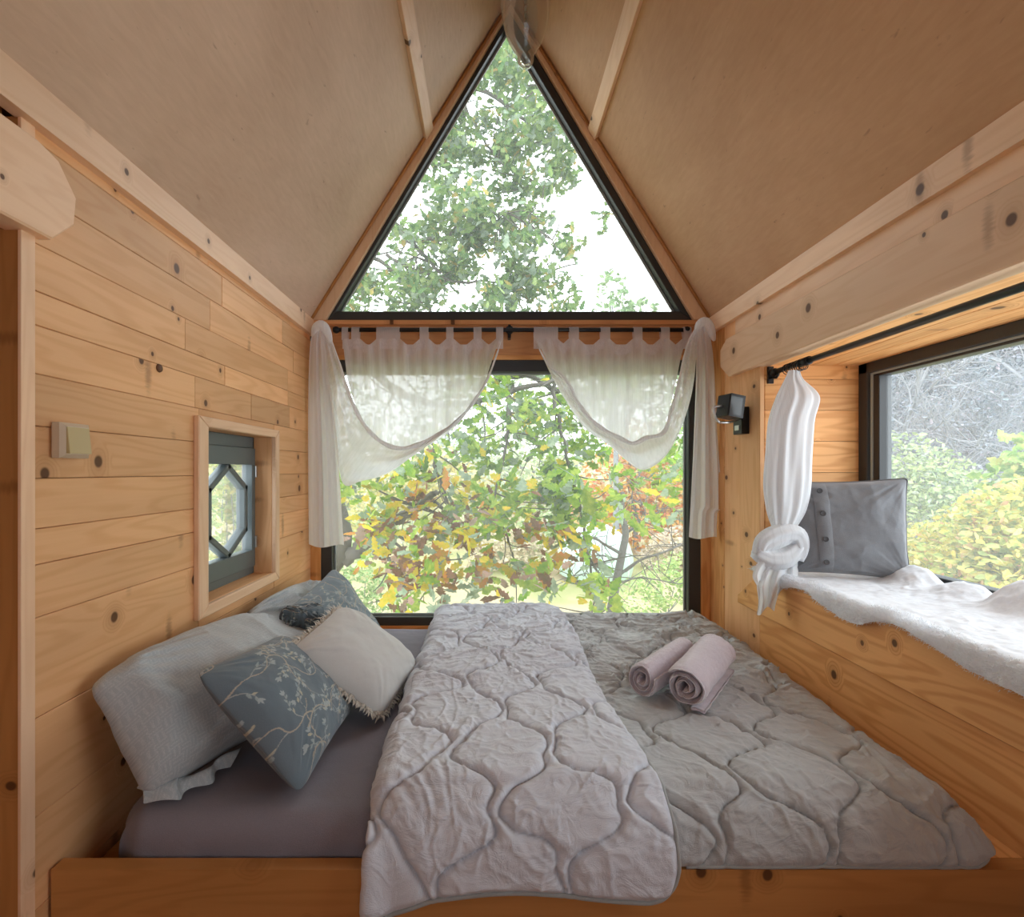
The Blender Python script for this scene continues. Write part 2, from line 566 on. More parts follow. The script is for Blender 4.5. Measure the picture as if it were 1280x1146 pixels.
def leafy(name, trans=.35):
    m, nt, N, L, out = new_mat(name)
    ca = N.new('ShaderNodeAttribute'); ca.attribute_name = 'col'
    df = N.new('ShaderNodeBsdfDiffuse'); tl = N.new('ShaderNodeBsdfTranslucent')
    ge = N.new('ShaderNodeNewGeometry'); no = N.new('ShaderNodeTexNoise'); no.inputs['Scale'].default_value = 22; no.inputs['Detail'].default_value = 4
    L.new(ge.outputs['Position'], no.inputs['Vector'])
    hs = N.new('ShaderNodeHueSaturation'); L.new(ca.outputs['Color'], hs.inputs['Color'])
    hu = mathn(N, L, 'MULTIPLY_ADD', no.outputs['Fac'], -.16); hu.node.inputs[2].default_value = .58
    va = mathn(N, L, 'MULTIPLY_ADD', no.outputs['Fac'], 1.25); va.node.inputs[2].default_value = .30
    L.new(hu, hs.inputs['Hue']); L.new(va, hs.inputs['Value'])
    L.new(hs.outputs[0], df.inputs['Color']); L.new(hs.outputs[0], tl.inputs['Color'])
    mx = N.new('ShaderNodeMixShader'); mx.inputs[0].default_value = trans
    L.new(df.outputs[0], mx.inputs[1]); L.new(tl.outputs[0], mx.inputs[2])
    L.new(mx.outputs[0], out.inputs['Surface'])
    return m


PINE = wood('pine_wall', (.84, .49, .245), (.69, .345, .14), knots=.28)
PINE_PALE = wood('pine_pale', (.86, .59, .385), (.74, .45, .255), knots=.36, ring=.3)
PINE_GOLD = wood('pine_gold', (.84, .44, .17), (.64, .275, .08), knots=.32, ring=.62)
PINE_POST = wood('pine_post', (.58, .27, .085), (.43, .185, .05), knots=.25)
PINE_TRIM = wood('pine_trim', (.66, .33, .14), (.50, .22, .085), knots=.2)
PINE_GABLE = wood('pine_gable', (.86, .60, .38), (.72, .45, .25), knots=.2, ring=.25)
PLY_L = plywood('plywood_left', (.50, .33, .22), (.69, .49, .35))
PLY_R = plywood('plywood_right', (.50, .275, .14), (.66, .40, .23))
REAR = plain('dark_rear_boards', (.16, .085, .04), .7, noise=.2, nscale=5)
BLACK = plain('anthracite_frame', (.032, .034, .036), .42)
GREYGREEN = plain('grey_painted_sash', (.13, .16, .165), .42, noise=.1, nscale=12)
BLACK_METAL = plain('black_metal', (.012, .012, .013), .35, metal=.3)
STEEL = plain('hinge_steel', (.55, .55, .55), .3, metal=1)
GASKET = plain('pale_gasket', (.42, .46, .43), .5)
CREAM_PLASTIC = plain('cream_plastic', (.62, .50, .36), .3)
GOLD_PLASTIC = plain('gold_plastic', (.55, .43, .21), .28)
SHELL = plain('wall_backing', (.28, .15, .07), .8)
GLASS = glass('window_glass', haze=.05)
SHEER = sheer('sheer_cotton', (.93, .92, .95), .92, .66)
SHEER2 = sheer('folded_cotton', (.93, .93, .94), .95, .5)
SHEER3 = sheer('white_cotton', (.90, .92, .95), .98, .3)
SHEET = fabric('mauve_sheet', (.25, .235, .275), crumple=4, crscale=9, bump=.3, sheen=.1)
DUVET_L = fabric('lilac_grey_cotton', (.66, .69, .76), weave=500, amp=.05, val_color=(.30, .29, .31), crumple=9, crscale=16, bump=.55, sheen=.15)
DUVET_G = fabric('stone_grey_cotton', (.47, .485, .495), weave=500, amp=.05, val_color=(.17, .165, .16), crumple=9, crscale=16, bump=.6, sheen=.3, rough=.6)
PIPING = fabric('grey_piping', (.36, .37, .36), amp=.1)
LINEN = fabric('patterned_linen', (.44, .485, .51), amp=.12, second=(.64, .66, .66), crumple=5, crscale=11, bump=.5)
FLORAL = fabric('floral_cotton', (.2, .25, .28), amp=.06, col_attr=True, crumple=4.0, crscale=12)
CREAM = fabric('cream_cotton', (.57, .565, .55), amp=.08, crumple=4, crscale=12)
CREAM_FRINGE = fabric('cream_fringe', (.58, .53, .46), amp=.15)
GREY_LINEN = fabric('washed_grey_linen', (.205, .21, .225), weave=300, amp=.14, crumple=6, crscale=14)
GREY_DARK = fabric('grey_edge', (.10, .10, .105), amp=.1)
TOWEL = fabric('mauve_terry', (.56, .49, .54), weave=260, amp=.22, bump=.8, sheen=.5)
FUR = fabric('white_fur', (.80, .83, .88), weave=90, amp=.1, bump=.5, sheen=.4)
LEAF = leafy('leaves')
LEAF_FAR = leafy('leaves_far', .25)
BARK = plain('bark', (.10, .085, .07), .9, noise=.5, nscale=8, bump=.4)
BARK_GREY = plain('bark_grey', (.27, .27, .28), .9, noise=.3, nscale=8)
KNOT_DARK = plain('knot_dark', (.12, .045, .015), .6)

# ------------------------------------------------------------------ setting: dimensions
XL, XR, YB = -.965, 1.209, 2.64      # wall faces
XC = .122
RIDGE, SLOPE = 3.91, 1.61
LEDGE = .486


def roof_z(x): return RIDGE - SLOPE * abs(x - XC)


# floor ------------------------------------------------------------
floor = box('floor', (-1.6, 1.9), (-1.65, 2.8), (-.12, -.02), SHELL, kind='structure')
for i in range(14):
    y0 = -1.6 + i * .18
    box('plank', (-1.5, 1.8), (y0, y0 + .177), (-.02, 0), PINE_POST, floor)

# left wall --------------------------------------------------------
OY, OZ = (1.615, 2.182), (.888, 1.528)     # hexagon window hole
YP = 1.028                                  # where the wall ends at the left alcove
wl_ = boxes('wall_left', [((-1.09, XL - .02), (YP, OY[0]), (0, 2.25)), ((-1.09, XL - .02), (OY[1], YB + .08), (0, 2.25)),
                          ((-1.09, XL - .02), OY, (0, OZ[0])), ((-1.09, XL - .02), OY, (OZ[1], 2.25))], SHELL, kind='structure')
rowz = [0.2, .42, .62, .83, 1.045, 1.158, 1.235, 1.343, 1.455, 1.567, 1.671, 1.744, 1.845, 1.955, 2.065, 2.2]
for r in range(len(rowz) - 1):
    z0, z1 = rowz[r], rowz[r + 1]
    segs = [(YP, YB)]
    if z1 > OZ[0] + .01 and z0 < OZ[1] - .01:
        if z0 < OZ[0] - .02 or z1 > OZ[1] + .02:
            pass
        segs = [(YP, OY[0]), (OY[1], YB)]
    for a, b in segs:
        cuts = [a]
        y = a + random.uniform(.25, .75)
        while y < b - .2 and r > 4:
            cuts.append(y); y += random.uniform(.35, .8)
        cuts.append(b)
        for c0, c1 in zip(cuts[:-1], cuts[1:]):
            pr = random.uniform(-.0008, .0008)
            box('plank', (XL - .02, XL + pr), (c0 + .0004, c1 - .0004), (z0 + .0006, z1 - .0006), PINE, wl_, ch=.0016)
# planks cut above and below the hole (rows that straddle its edges)
box('plank', (XL - .02, XL - .0005), OY, (.83, OZ[0]), PINE, wl_)
box('plank', (XL - .02, XL - .0005), OY, (OZ[1], 1.567), PINE, wl_)
V_, F_ = lathe_geo([(.0, .004), (.011, .004), (.0125, .0), (.0125, -.01)], (0, 0), 14)
V_ = np.stack([V_[:, 2] + XL, V_[:, 0] + 1.42, V_[:, 1] + 1.66], 1)
mk('knot_plug', V_, F_, KNOT_DARK, wl_, smooth=True)

# end trim of the left wall, alcove side
tr = box('trim_1', (XL - .0035, XL + .004), (YP - .032, YP), (0, 2.09), PINE_PALE, kind='structure', ch=.001)
al = box('wall_alcove', (-1.42, XL - .001), (YP - .030, YP - .001), (0, 2.09), PINE_POST, kind='structure')
boxes('wall_alcove_far', [((-1.44, -1.41), (-.9, 1.0), (0, 2.2)), ((-1.44, XL), (-1.6, -.9), (0, 2.2))], PINE_POST, kind='structure')
box('ceiling_alcove', (-1.44, XL - .03), (-.9, YP), (1.86, 1.90), PINE_GOLD, kind='structure')
box('wall_left_upper', (-1.03, XL - .035), (-1.6, YP - .03), (1.9, 2.25), PINE_POST, kind='structure')

# casing and reveal of the hexagon window
trim2 = tag(bpy.data.objects.new('trim_2', None), kind='structure'); link(trim2, Matrix.Translation((XL, 1.9, 1.2)))
cy, cz = (1.584, 2.197), (.868, 1.541)
iy, iz = (1.64, 2.158), (.905, 1.507)
xf = XL + .02
prism('board', [(cy[0], cz[0]), (iy[0], iz[0]), (iy[0], iz[1]), (cy[0], cz[1])], XL, xf, 0, PINE_PALE, trim2, .003)
prism('board', [(cy[1], cz[0]), (cy[1], cz[1]), (iy[1], iz[1]), (iy[1], iz[0])], XL, xf, 0, PINE_PALE, trim2, .003)
prism('board', [(cy[0], cz[1]), (iy[0], iz[1]), (iy[1], iz[1]), (cy[1], cz[1])], XL, xf, 0, PINE_PALE, trim2, .003)
prism('board', [(cy[0], cz[0]), (cy[1], cz[0]), (iy[1], iz[0]), (iy[0], iz[0])], XL, xf, 0, PINE_PALE, trim2, .003)
xr = (-1.10, XL)
box('board', xr, (iy[0] - .02, iy[0]), iz, PINE, trim2)
box('board', xr, (iy[1], iy[1] + .02), iz, PINE, trim2)
box('board', xr, (iy[0] - .02, iy[1] + .02), (iz[0] - .018, iz[0]), PINE, trim2)
box('board', xr, (iy[0] - .02, iy[1] + .02), (iz[1], iz[1] + .018), PINE, trim2)

# window 4: small grey casement with a stretched hexagon of glazing bars
w4 = tag(bpy.data.objects.new('window_4', None), kind='structure'); link(w4, Matrix.Translation((-1.06, 1.9, 1.2)))
xs = (-1.085, -1.043)
boxes('frame', [(xs, iy, (iz[1] - .05, iz[1])), (xs, iy, (iz[0], iz[0] + .035)), (xs, (iy[0], iy[0] + .03), iz), (xs, (iy[1] - .012, iy[1]), iz)], GREYGREEN, w4)
sy, sz = (iy[0] + .03, iy[1] - .012), (iz[0] + .035, iz[1] - .05)
gy, gz = (1.765, 2.118), (1.012, 1.385)
xs2 = (-1.078, -1.032)
sash = boxes('sash', [(xs2, sy, (gz[1], sz[1])), (xs2, sy, (sz[0], gz[0])), (xs2, (sy[0], gy[0]), (gz[0], gz[1])), (xs2, (gy[1], sy[1]), (gz[0], gz[1]))], GREYGREEN, w4)
hexp = [(1.942, 1.376), (2.078, 1.287), (2.078, 1.108), (1.942, 1.020), (1.806, 1.108), (1.806, 1.287)]


def bar2(p, q, w):
    p, q = np.array(p), np.array(q)
    d = (q - p) / np.linalg.norm(q - p); n = np.array([-d[1], d[0]])
    p = p - d * w * .45; q = q + d * w * .45
    return [tuple(p + n * w / 2), tuple(p - n * w / 2), tuple(q - n * w / 2), tuple(q + n * w / 2)]


for i in range(6):
    a, b = hexp[i], hexp[(i + 1) % 6]
    prism('glazing_bar', bar2(a, b, .026), -1.076, -1.036, 0, GREYGREEN, sash, .004)
for y_ in (gy[0], gy[1]):
    pass
box('pane', (-1.062, -1.058), (gy[0] - .01, gy[1] + .01), (gz[0] - .01, gz[1] + .01), GLASS, w4, ch=.0005)
for z_ in (1.02, 1.33):
    box('hinge', (-1.034, -1.027), (iy[1] - .016, iy[1] - .002), (z_, z_ + .05), STEEL, w4, ch=.001)

# back wall --------------------------------------------------------
wb = boxes('wall_back', [((-1.09, -.915), (YB + .015, YB + .12), (0, 2.2)), ((1.165, 1.33), (YB + .015, YB + .12), (0, 2.2)),
                         ((-.915, 1.165), (YB + .015, YB + .12), (1.965, 2.165)), ((-.915, 1.165), (YB + .015, YB + .12), (0, .51))], SHELL, kind='structure')
box('board', (-.96, 1.205), (YB - .0, YB + .018), (1.985, 2.15), PINE_TRIM, wb)
box('board', (-.96, 1.205), (YB - .014, YB + .018), (1.962, 1.985), PINE_GOLD, wb)
box('board', (-.96, 1.205), (YB - .026, YB + .02), (2.150, 2.173), PINE_TRIM, wb)
box('board', (XL, -.910), (YB - .012, YB + .02), (LEDGE, 1.962), PINE_GOLD, wb)
box('board', (1.158, XR), (YB - .012, YB + .02), (LEDGE, 1.962), PINE_GOLD, wb)
box('board', (-.915, 1.165), (YB - .004, YB + .02), (LEDGE - .03, .515), PINE_GOLD, wb)
# sloping trims beside the gable window
zt = 2.175
rl = XC - (RIDGE - zt) / SLOPE; rr = XC + (RIDGE - zt) / SLOPE
prism('trim_3', [(rl, zt), (-.876, zt), (.120, 3.855), (XC, RIDGE - .01)], YB - .028, YB + .03, 1, PINE_GABLE, kind='structure')
prism('trim_4', [(rr, zt), (1.112, zt), (.121, 3.855), (XC, RIDGE - .01)], YB - .028, YB + .03, 1, PINE_GABLE, kind='structure')
for s in (-1, 1):     # dark strips drawn in place of the shadow gap along the ceiling
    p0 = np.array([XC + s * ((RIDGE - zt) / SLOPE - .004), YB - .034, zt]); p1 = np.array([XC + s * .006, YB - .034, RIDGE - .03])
    tube('shadow_line_left' if s < 0 else 'shadow_line_right', [p0, (p0 + p1) / 2, p1], .009, PINE_POST, kind='structure', k=6)

# window 1: gable triangle
w1 = tag(bpy.data.objects.new('window_1', None), kind='structure'); link(w1, Matrix.Translation((XC, YB + .03, 2.2)))
O = [(-.875, 2.176), (1.111, 2.176), (.120, 3.853)]
I = [(-.826, 2.226), (1.042, 2.226), (.106, 3.79)]
for a, b in ((0, 1), (1, 2), (2, 0)):
    prism('frame', [O[a], O[b], I[b], I[a]], YB - .008, YB + .075, 1, BLACK, w1, .003)
V_, F_ = prism_geo([(-.84, 2.216), (1.06, 2.216), (.106, 3.81)], YB + .050, YB + .058, 1, .0005)
mk('pane', V_, F_, GLASS, w1)
for a, b in ((0, 1), (1, 2), (2, 0)):      # pale glazing bead on the glass edge
    J = [(-.812, 2.234), (1.024, 2.234), (.106, 3.768)]
    prism('glazing_bead', [I[a], I[b], J[b], J[a]], YB + .040, YB + .049, 1, GASKET, w1, .001)

# window 2: the big fixed pane behind the bed
w2 = tag(bpy.data.objects.new('window_2', None), kind='structure'); link(w2, Matrix.Translation((XC, YB + .03, .6)))
X2, Z2 = (-.910, 1.158), (.515, 1.962)
xi, zi = (-.850, 1.092), (.561, 1.898)
yy = (YB - .004, YB + .075)
for poly in ([(X2[0], Z2[0]), (X2[1], Z2[0]), (xi[1], zi[0]), (xi[0], zi[0])], [(X2[0], Z2[1]), (xi[0], zi[1]), (xi[1], zi[1]), (X2[1], Z2[1])],
             [(X2[0], Z2[0]), (xi[0], zi[0]), (xi[0], zi[1]), (X2[0], Z2[1])], [(X2[1], Z2[0]), (X2[1], Z2[1]), (xi[1], zi[1]), (xi[1], zi[0])]):
    prism('frame', poly, yy[0], yy[1], 1, BLACK, w2, .003)
box('pane', (xi[0] - .01, xi[1] + .01), (YB + .050, YB + .058), (zi[0] - .01, zi[1] + .01), GLASS, w2, ch=.0005)
g = .009
boxes('glazing_bead', [(xi, (YB + .04, YB + .049), (zi[0], zi[0] + g)), (xi, (YB + .04, YB + .049), (zi[1] - g, zi[1])), ((xi[0], xi[0] + g), (YB + .04, YB + .049), zi), ((xi[1] - g, xi[1]), (YB + .04, YB + .049), zi)], GASKET, w2)

# right wall -------------------------------------------------------
YJ = 2.151                        # near face of the jamb, far side of the bench alcove
wr = boxes('wall_right', [((XR + .02, 1.33), (YJ + .02, YB + .08), (0, 2.25)), ((XR + .02, 1.33), (-1.6, YJ + .02), (1.95, 2.25)), ((XR + .02, 1.33), (-1.6, YJ + .02), (0, .87)),
                          ((XR + .02, 1.33), (-1.6, -.35), (.87, 1.95))], SHELL, kind='structure')
box('plank', (XR, XR + .02), (2.478, YB), (LEDGE, 2.2), PINE_GOLD, wr)
box('plank', (XR + .001, XR + .02), (2.322, 2.477), (LEDGE, 2.2), PINE, wr)
box('plank', (XR - .001, XR + .02), (YJ, 2.321), (LEDGE, 2.09), PINE, wr, ch=.002)
box('plank', (XR - .004, XR + .02), (-1.0, 2.36), (1.96, 2.2), PINE_PALE, wr)
box('plank', (XR, XR + .02), (-1.0, 2.300), (.45, .742), PINE_GOLD, wr)
# alcove far wall boards, ceiling boards
wa = box('wall_alcove_right', (XR + .02, 1.75), (YJ + .02, YJ + .1), (.8, 1.95), SHELL, kind='structure')
zs = [.80, .935, 1.075, 1.213, 1.351, 1.49, 1.627, 1.765, 1.86]
for z0, z1 in zip(zs[:-1], zs[1:]):
    box('plank', (XR + .019, 1.72), (YJ - .0015, YJ + .02), (z0 + .001, z1 - .001), PINE_GOLD, wa, ch=.003)
ca_ = box('ceiling_bench', (XR + .02, 1.75), (-.4, YJ + .1), (1.847, 1.95), SHELL, kind='structure')
xsn = [XR + .041, 1.33, 1.43, 1.53, 1.63, 1.72]
for x0, x1 in zip(xsn[:-1], xsn[1:]):
    box('plank', (x0 + .0008, x1 - .0008), (-.4, YJ + .02), (1.827, 1.847), PINE_GOLD, ca_, ch=.003)
box('wall_alcove_near', (XR, 1.75), (-.43, -.40), (.8, 1.95), PINE_GOLD, kind='structure')

# window 3 : bench alcove
w3 = tag(bpy.data.objects.new('window_3', None), kind='structure'); link(w3, Matrix.Translation((1.68, 1.0, .95)))
XW = 1.645
y3, z3 = (-.38, YJ), (.90, 1.827)
boxes('frame', [((XW, 1.72), (YJ - .052, YJ), z3), ((XW, 1.72), y3, (1.782, 1.827)), ((XW, 1.72), y3, (.90, .945)), ((XW, 1.72), (-.38, -.33), z3)], BLACK, w3, ch=.003)
boxes('gasket', [((XW + .012, 1.70), (YJ - .064, YJ - .052), (.945, 1.782)), ((XW + .012, 1.70), y3, (1.774, 1.782))], GASKET, w3, ch=.001)
boxes('sash', [((XW + .016, 1.715), (YJ - .096, YJ - .064), (.945, 1.774)), ((XW + .016, 1.715), (-.33, YJ - .064), (1.764, 1.774)), ((XW + .016, 1.715), (-.33, YJ - .064), (.945, .965))], BLACK, w3, ch=.002)
box('pane', (1.692, 1.698), (-.34, YJ - .06), (.94, 1.78), GLASS, w3, ch=.0005)

# rear wall (behind the camera), with the added fill lamp in front of it
box('wall_rear', (-1.5, 1.8), (-1.66, -1.6), (0, 4.0), REAR, kind='structure')

# ceiling ----------------------------------------------------------
nrm = np.array([SLOPE, 0, -1.0]); nrm /= np.linalg.norm(nrm)


def slope_slab(name, side, d0, d1, y0, y1, off0, off1, mat, parent, kind=None):
    """slab on roof slope; d = horizontal distance from the ridge, off = distance below (+) / above (-) the roof plane"""
    n = np.array([-side * nrm[0], 0, nrm[2]])      # points into the room
    t = np.array([side, 0, -SLOPE]); tl = np.linalg.norm(t)
    base = np.array([XC, 0, RIDGE])
    P = lambda d, y, o: base + t * d + np.array([0, y, 0]) + n * o
    c = (P(d0, y0, off0) + P(d1, y1, off1)) / 2
    o = oriented_box(name, c, t / tl * (d1 - d0) * tl, (0, y1 - y0, 0), n * (off1 - off0), mat, parent)
    if kind: o['kind'] = kind
    return o


ceil = tag(bpy.data.objects.new('ceiling', None), kind='structure'); link(ceil, Matrix.Translation((XC, .5, RIDGE)))
SEAM = .452
for side, mat in ((-1, PLY_L), (1, PLY_R)):
    slope_slab('shell', side, 0, 1.25, -1.65, YB + .09, -.11, -.016, SHELL, ceil)
    slope_slab('panel', side, SEAM + .001, 1.12, -1.65, YB, -.016, 0, mat, ceil)
    slope_slab('panel', side, .0, SEAM - .001, -1.65, YB, -.016, 0, mat, ceil)
for side, nm in ((-1, 'trim_7'), (1, 'trim_8')):
    slope_slab(nm, side, SEAM - .019, SEAM + .019, -1.65, YB - .03, 0, .022, PINE_PALE, None, 'structure')
# eave rails
prism('trim_9', [(XL - .01, 2.088), (-.941, 2.088), (-.941, 2.174), (XL - .01, 2.20)], -1.6, YB - .012, 1, PINE_PALE, kind='structure', ch=.004)
prism('trim_10', [(XR + .01, 2.094), (1.185, 2.094), (1.185, 2.178), (XR + .01, 2.20)], -1.6, YB - .012, 1, PINE_PALE, kind='structure', ch=.004)

# header beams with cut corners
bm_r = prism('header_beam', [(-.6, 1.822), (2.380, 1.822), (2.462, 1.885), (2.462, 1.972), (2.40, 2.0125), (-.6, 2.0125)], 1.18, XR + .041, 0, PINE_PALE, ch=.004)
tag(bm_r, 'long pale pine header beam with cut corner running above the window bench', 'beam')
bm_l = prism('header_beam', [(-.6, 1.856), (1.040, 1.856), (1.096, 1.915), (1.102, 1.978), (1.056, 2.036), (1.01, 2.048), (-.6, 2.048)], -1.0, -.935, 0, PINE_PALE, ch=.004)
tag(bm_l, 'short pale pine beam end with cut corners on top of the brown post', 'beam')

# ------------------------------------------------------------------ bed
bed = thing('bed_frame', 'built-in pine bed platform with a wide front rail under the mattress', 'bed', (XC, 1.8, 0))
box('rail', (XL + .004, XR), (1.06, 1.092), (.11, LEDGE), PINE_POST, bed, ch=.004)
box('ledge_board', (1.10, XR), (1.093, YB - .015), (LEDGE - .028, LEDGE), PINE_GOLD, bed)
box('ledge_board', (-.93, 1.10), (2.47, YB - .015), (LEDGE - .028, LEDGE), PINE_GOLD, bed)
box('platform', (XL + .004, 1.10), (1.093, 2.62), (.375, .40), PINE_POST, bed)


def drop_surface(xprof, yprof, ztop, power=4):
    """xprof,yprof: (n,2) arrays of (pos, drop). returns grid of points"""
    X = xprof[:, 0][:, None]; dx = xprof[:, 1][:, None]
    Y = yprof[:, 0][None, :]; dy = yprof[:, 1][None, :]
    d = (np.abs(dx) ** power + np.abs(dy) ** power) ** (1 / power)
    return np.stack([X + 0 * Y, Y + 0 * X, ztop - d], -1)


def corner_round(P, cx, cy, r, top):
    return P


def side_prof(a, b, ra, rb, drop, n):
    """profile from pos a (dropped) up over to pos b (dropped) with rounding radii"""
    pts = [(a, drop), (a, (drop + ra) / 2 + .001), (a, ra)]
    for t in np.linspace(0, math.pi / 2, 7)[1:]:
        pts.append((a + ra * (1 - math.cos(t)), ra * (1 - math.sin(t))))
    for t in np.linspace(math.pi / 2, 0, 7)[:-1]:
        pts.append((b - rb * (1 - math.cos(t)), rb * (1 - math.sin(t))))
    pts += [(b, rb), (b, (drop + rb) / 2 + .001), (b, drop)]
    P = np.array(pts)
    s = np.concatenate([[0], np.cumsum(np.linalg.norm(np.diff(P, axis=0), axis=1))])
    q = np.linspace(0, s[-1], n)
    return np.stack([np.interp(q, s, P[:, 0]), np.interp(q, s, P[:, 1])], 1)


# mattress with fitted sheet
mt = thing('mattress', 'mattress in a mauve-grey fitted sheet lying in the bed platform', 'mattress', (.1, 1.8, .40))
nu, nv = 220, 170
xp = side_prof(-.895, 1.105, .085, .06, .160, nu); yp = side_prof(1.10, 2.475, .055, .06, .160, nv)
G = drop_surface(xp, yp, .566, 5)
# pull the vertical corners round in plan
cx = np.clip((-.895 + .11 - G[..., 0]) / .11, 0, 1); cyv = np.clip((1.10 + .11 - G[..., 1]) / .11, 0, 1)
cr = smooth01(np.minimum(cx, cyv))
G[..., 0] += .032 * cr; G[..., 1] += .032 * cr
UU, VV = G[..., 0], G[..., 1]
wr_ = .0035 * fbm(UU * 4, VV * 11, 3) + .0022 * np.abs(fbm(UU * 7 + 2, VV * 22, 8)) * smooth01((VV - 1.9) / .4)
G[..., 2] += wr_
side = smooth01((.53 - G[..., 2]) / .05)
G[..., 1] += -.004 * side * fbm(UU * 14, G[..., 2] * 3, 5) * (VV < 1.3)
mk('fitted_sheet', G.reshape(-1, 3), [grid_faces(nu, nv)[:, ::-1]], SHEET, mt, smooth=True, uvc=G.reshape(-1, 3))


# ------------------------------------------------------------------ duvet
def stitch_dist(u, v, P=.137, Lp=.37, ph=0.0):
    """distance to a net of wavy cloud-like quilting lines"""
    best = np.full(u.shape, 9.0)
    u, v = u + .011 * np.sin(v * 41 + 1.3) + .030 * vnoise(u * 5, v * 5, 3) + .006 * vnoise(u * 17, v * 17, 6), v + .035 * vnoise(u * 5 + 9, v * 5, 4)
    n0 = int(np.floor(u.min() / P)) - 1; n1 = int(np.ceil(u.max() / P)) + 1
    for n in range(n0, n1 + 1):
        a = 2 * math.pi * v / Lp + n * math.pi + ph
        tri = np.arcsin(np.sin(a)) * 2 / math.pi
        w = .55 * np.sin(a) + .45 * tri + .13 * np.sin(3 * a)
        c = n * P + P * .5 * w
        sl = P * .5 * 2 * math.pi / Lp * (.62 * np.cos(a))
        best = np.minimum(best, np.abs(u - c) / np.sqrt(1 + sl * sl))
    return best


def normals(P):
    du = np.gradient(P, axis=0); dv = np.gradient(P, axis=1)
    n = np.cross(du, dv)
    return n / (np.linalg.norm(n, axis=-1, keepdims=True) + 1e-12)


def square_corner(U, V, u1, v1, r):
    a = np.clip((U - (u1 - r)) / r, 0, 1); b = np.clip((V - (v1 - r)) / r, 0, 1)
    U2 = np.where(a > 0, u1 - r + r * a * np.sqrt(1 - b * b / 2), U)
    V2 = np.where(b > 0, v1 - r + r * b * np.sqrt(1 - a * a / 2), V)
    return U2, V2


def arc(pts, n=400):
    """smooth (pos, z) profile with arclength lookup"""
    P = spline(pts, n)
    s = np.concatenate([[0], np.cumsum(np.linalg.norm(np.diff(P, axis=0), axis=1))])
    return s, P


def shell_mesh(name, Po, Pi, mat, parent, uv, val):
    nu, nv = Po.shape[:2]
    V = np.concatenate([Po.reshape(-1, 3), Pi.reshape(-1, 3)])
    n = nu * nv
    f1 = grid_faces(nu, nv); f2 = grid_faces(nu, nv)[:, ::-1] + n
    idx = np.arange(n).reshape(nu, nv)
    loop = np.concatenate([idx[:, 0], idx[-1, 1:], idx[-2::-1, -1], idx[0, -2:0:-1]])
    ln = np.roll(loop, -1)
    f3 = np.stack([loop, ln, ln + n, loop + n], 1)
    return mk(name, V, [f1, f2, f3], mat, parent, smooth=True, uvc=np.concatenate([uv, uv]), val=np.concatenate([val, val]))


duv = thing('duvet', 'quilted duvet of stone grey and pale lilac folded across the bed', 'duvet', (.5, 1.8, .57))


def wrinkle(U, Y, seed):
    """crumpled cloth: sharp little folds, mostly across the bed, thicker towards the window"""
    back = smooth01((Y - 1.35) / .55)
    def ridge(a, b, sd, k=2.4, oc=2):
        return np.clip(1 - np.abs(fbm(a, b, sd, oc)) * k, -.2, 1) ** 2
    wx = .35 * fbm(U * 5, Y * 5, seed + 50, 2); wy = .35 * fbm(U * 5 + 7, Y * 5, seed + 60, 2)
    w = .008 * fbm(U * 5, Y * 12, seed, 3) * (.6 + back)
    w += ridge(U * 9 + wx * 3, Y * 24 + wy * 4, seed + 9) * (.004 + .012 * back)
    w += ridge(U * 20 + wx * 5, Y * 10 + wy * 3, seed + 19) * (.0065 - .001 * back)
    w += ridge((U + .7 * Y) * 20 + wx * 3, (.7 * U - Y) * 9, seed + 41) * .0055
    w += ridge(U * 14 + wx * 5, Y * 44 + wy * 5, seed + 27) * (.001 + .007 * back)
    return w


# lower, stone grey part
nu, nv = 250, 420
sx, PX = arc([(.22, 0), (.6, 0), (.98, .0), (1.055, .012), (1.095, .05), (1.108, .10), (1.112, .125)])
sy_, PY = arc([(2.50, .075), (2.485, .03), (2.43, .003), (2.2, 0), (1.6, 0), (1.22, .0), (1.135, .018), (1.088, .06), (1.070, .10), (1.064, .124)])
u = np.linspace(0, sx[-1], nu)[:, None] + np.zeros((1, nv)); v = np.linspace(0, sy_[-1], nv)[None, :] + np.zeros((nu, 1))
u2, v2 = square_corner(u, v, sx[-1], sy_[-1], .15)
X = np.interp(u2, sx, PX[:, 0]); dX = np.interp(u2, sx, PX[:, 1]); Y = np.interp(v2, sy_, PY[:, 0]); dY = np.interp(v2, sy_, PY[:, 1])
d = (np.abs(dX) ** 3 + np.abs(dY) ** 3) ** (1 / 3)
d = np.minimum(d, .127)
Z = .612 + .012 * smooth01((Y - 1.5) / .8) - d
base = np.stack([X, Y, Z], -1)
N_ = -normals(base)
sd = stitch_dist(X + (dX), Y - (dY), ph=.6)
edge = np.minimum(sx[-1] - u, sy_[-1] - v); edge = np.minimum(edge, v)
puff = .014 * (1 - np.exp(-(sd / .011))) - .0045 * np.exp(-(sd / .005) ** 2)
h = (puff + (.5 + .5 * np.exp(-sd / .04)) * wrinkle(X + dX, Y - dY, 21) + .008 * fbm(X * 3, Y * 3, 40, 2)) * smooth01(edge / .03 + .25)
front = smooth01((1.3 - Y) / .12)
h += front * .006 * fbm(X * 9, (Y - dY) * 3, 51, 3) * smooth01(edge / .05)
Po = base + N_ * h[..., None]
Po[..., 2] = np.maximum(Po[..., 2], LEDGE + .006)
thick = .028 * smooth01(edge / .03) + .004
Pi = base - N_ * thick[..., None]
Pi[..., 2] = np.maximum(Pi[..., 2], LEDGE + .003)
uvg = np.stack([X + dX, Y - dY, 0 * X], -1).reshape(-1, 3)
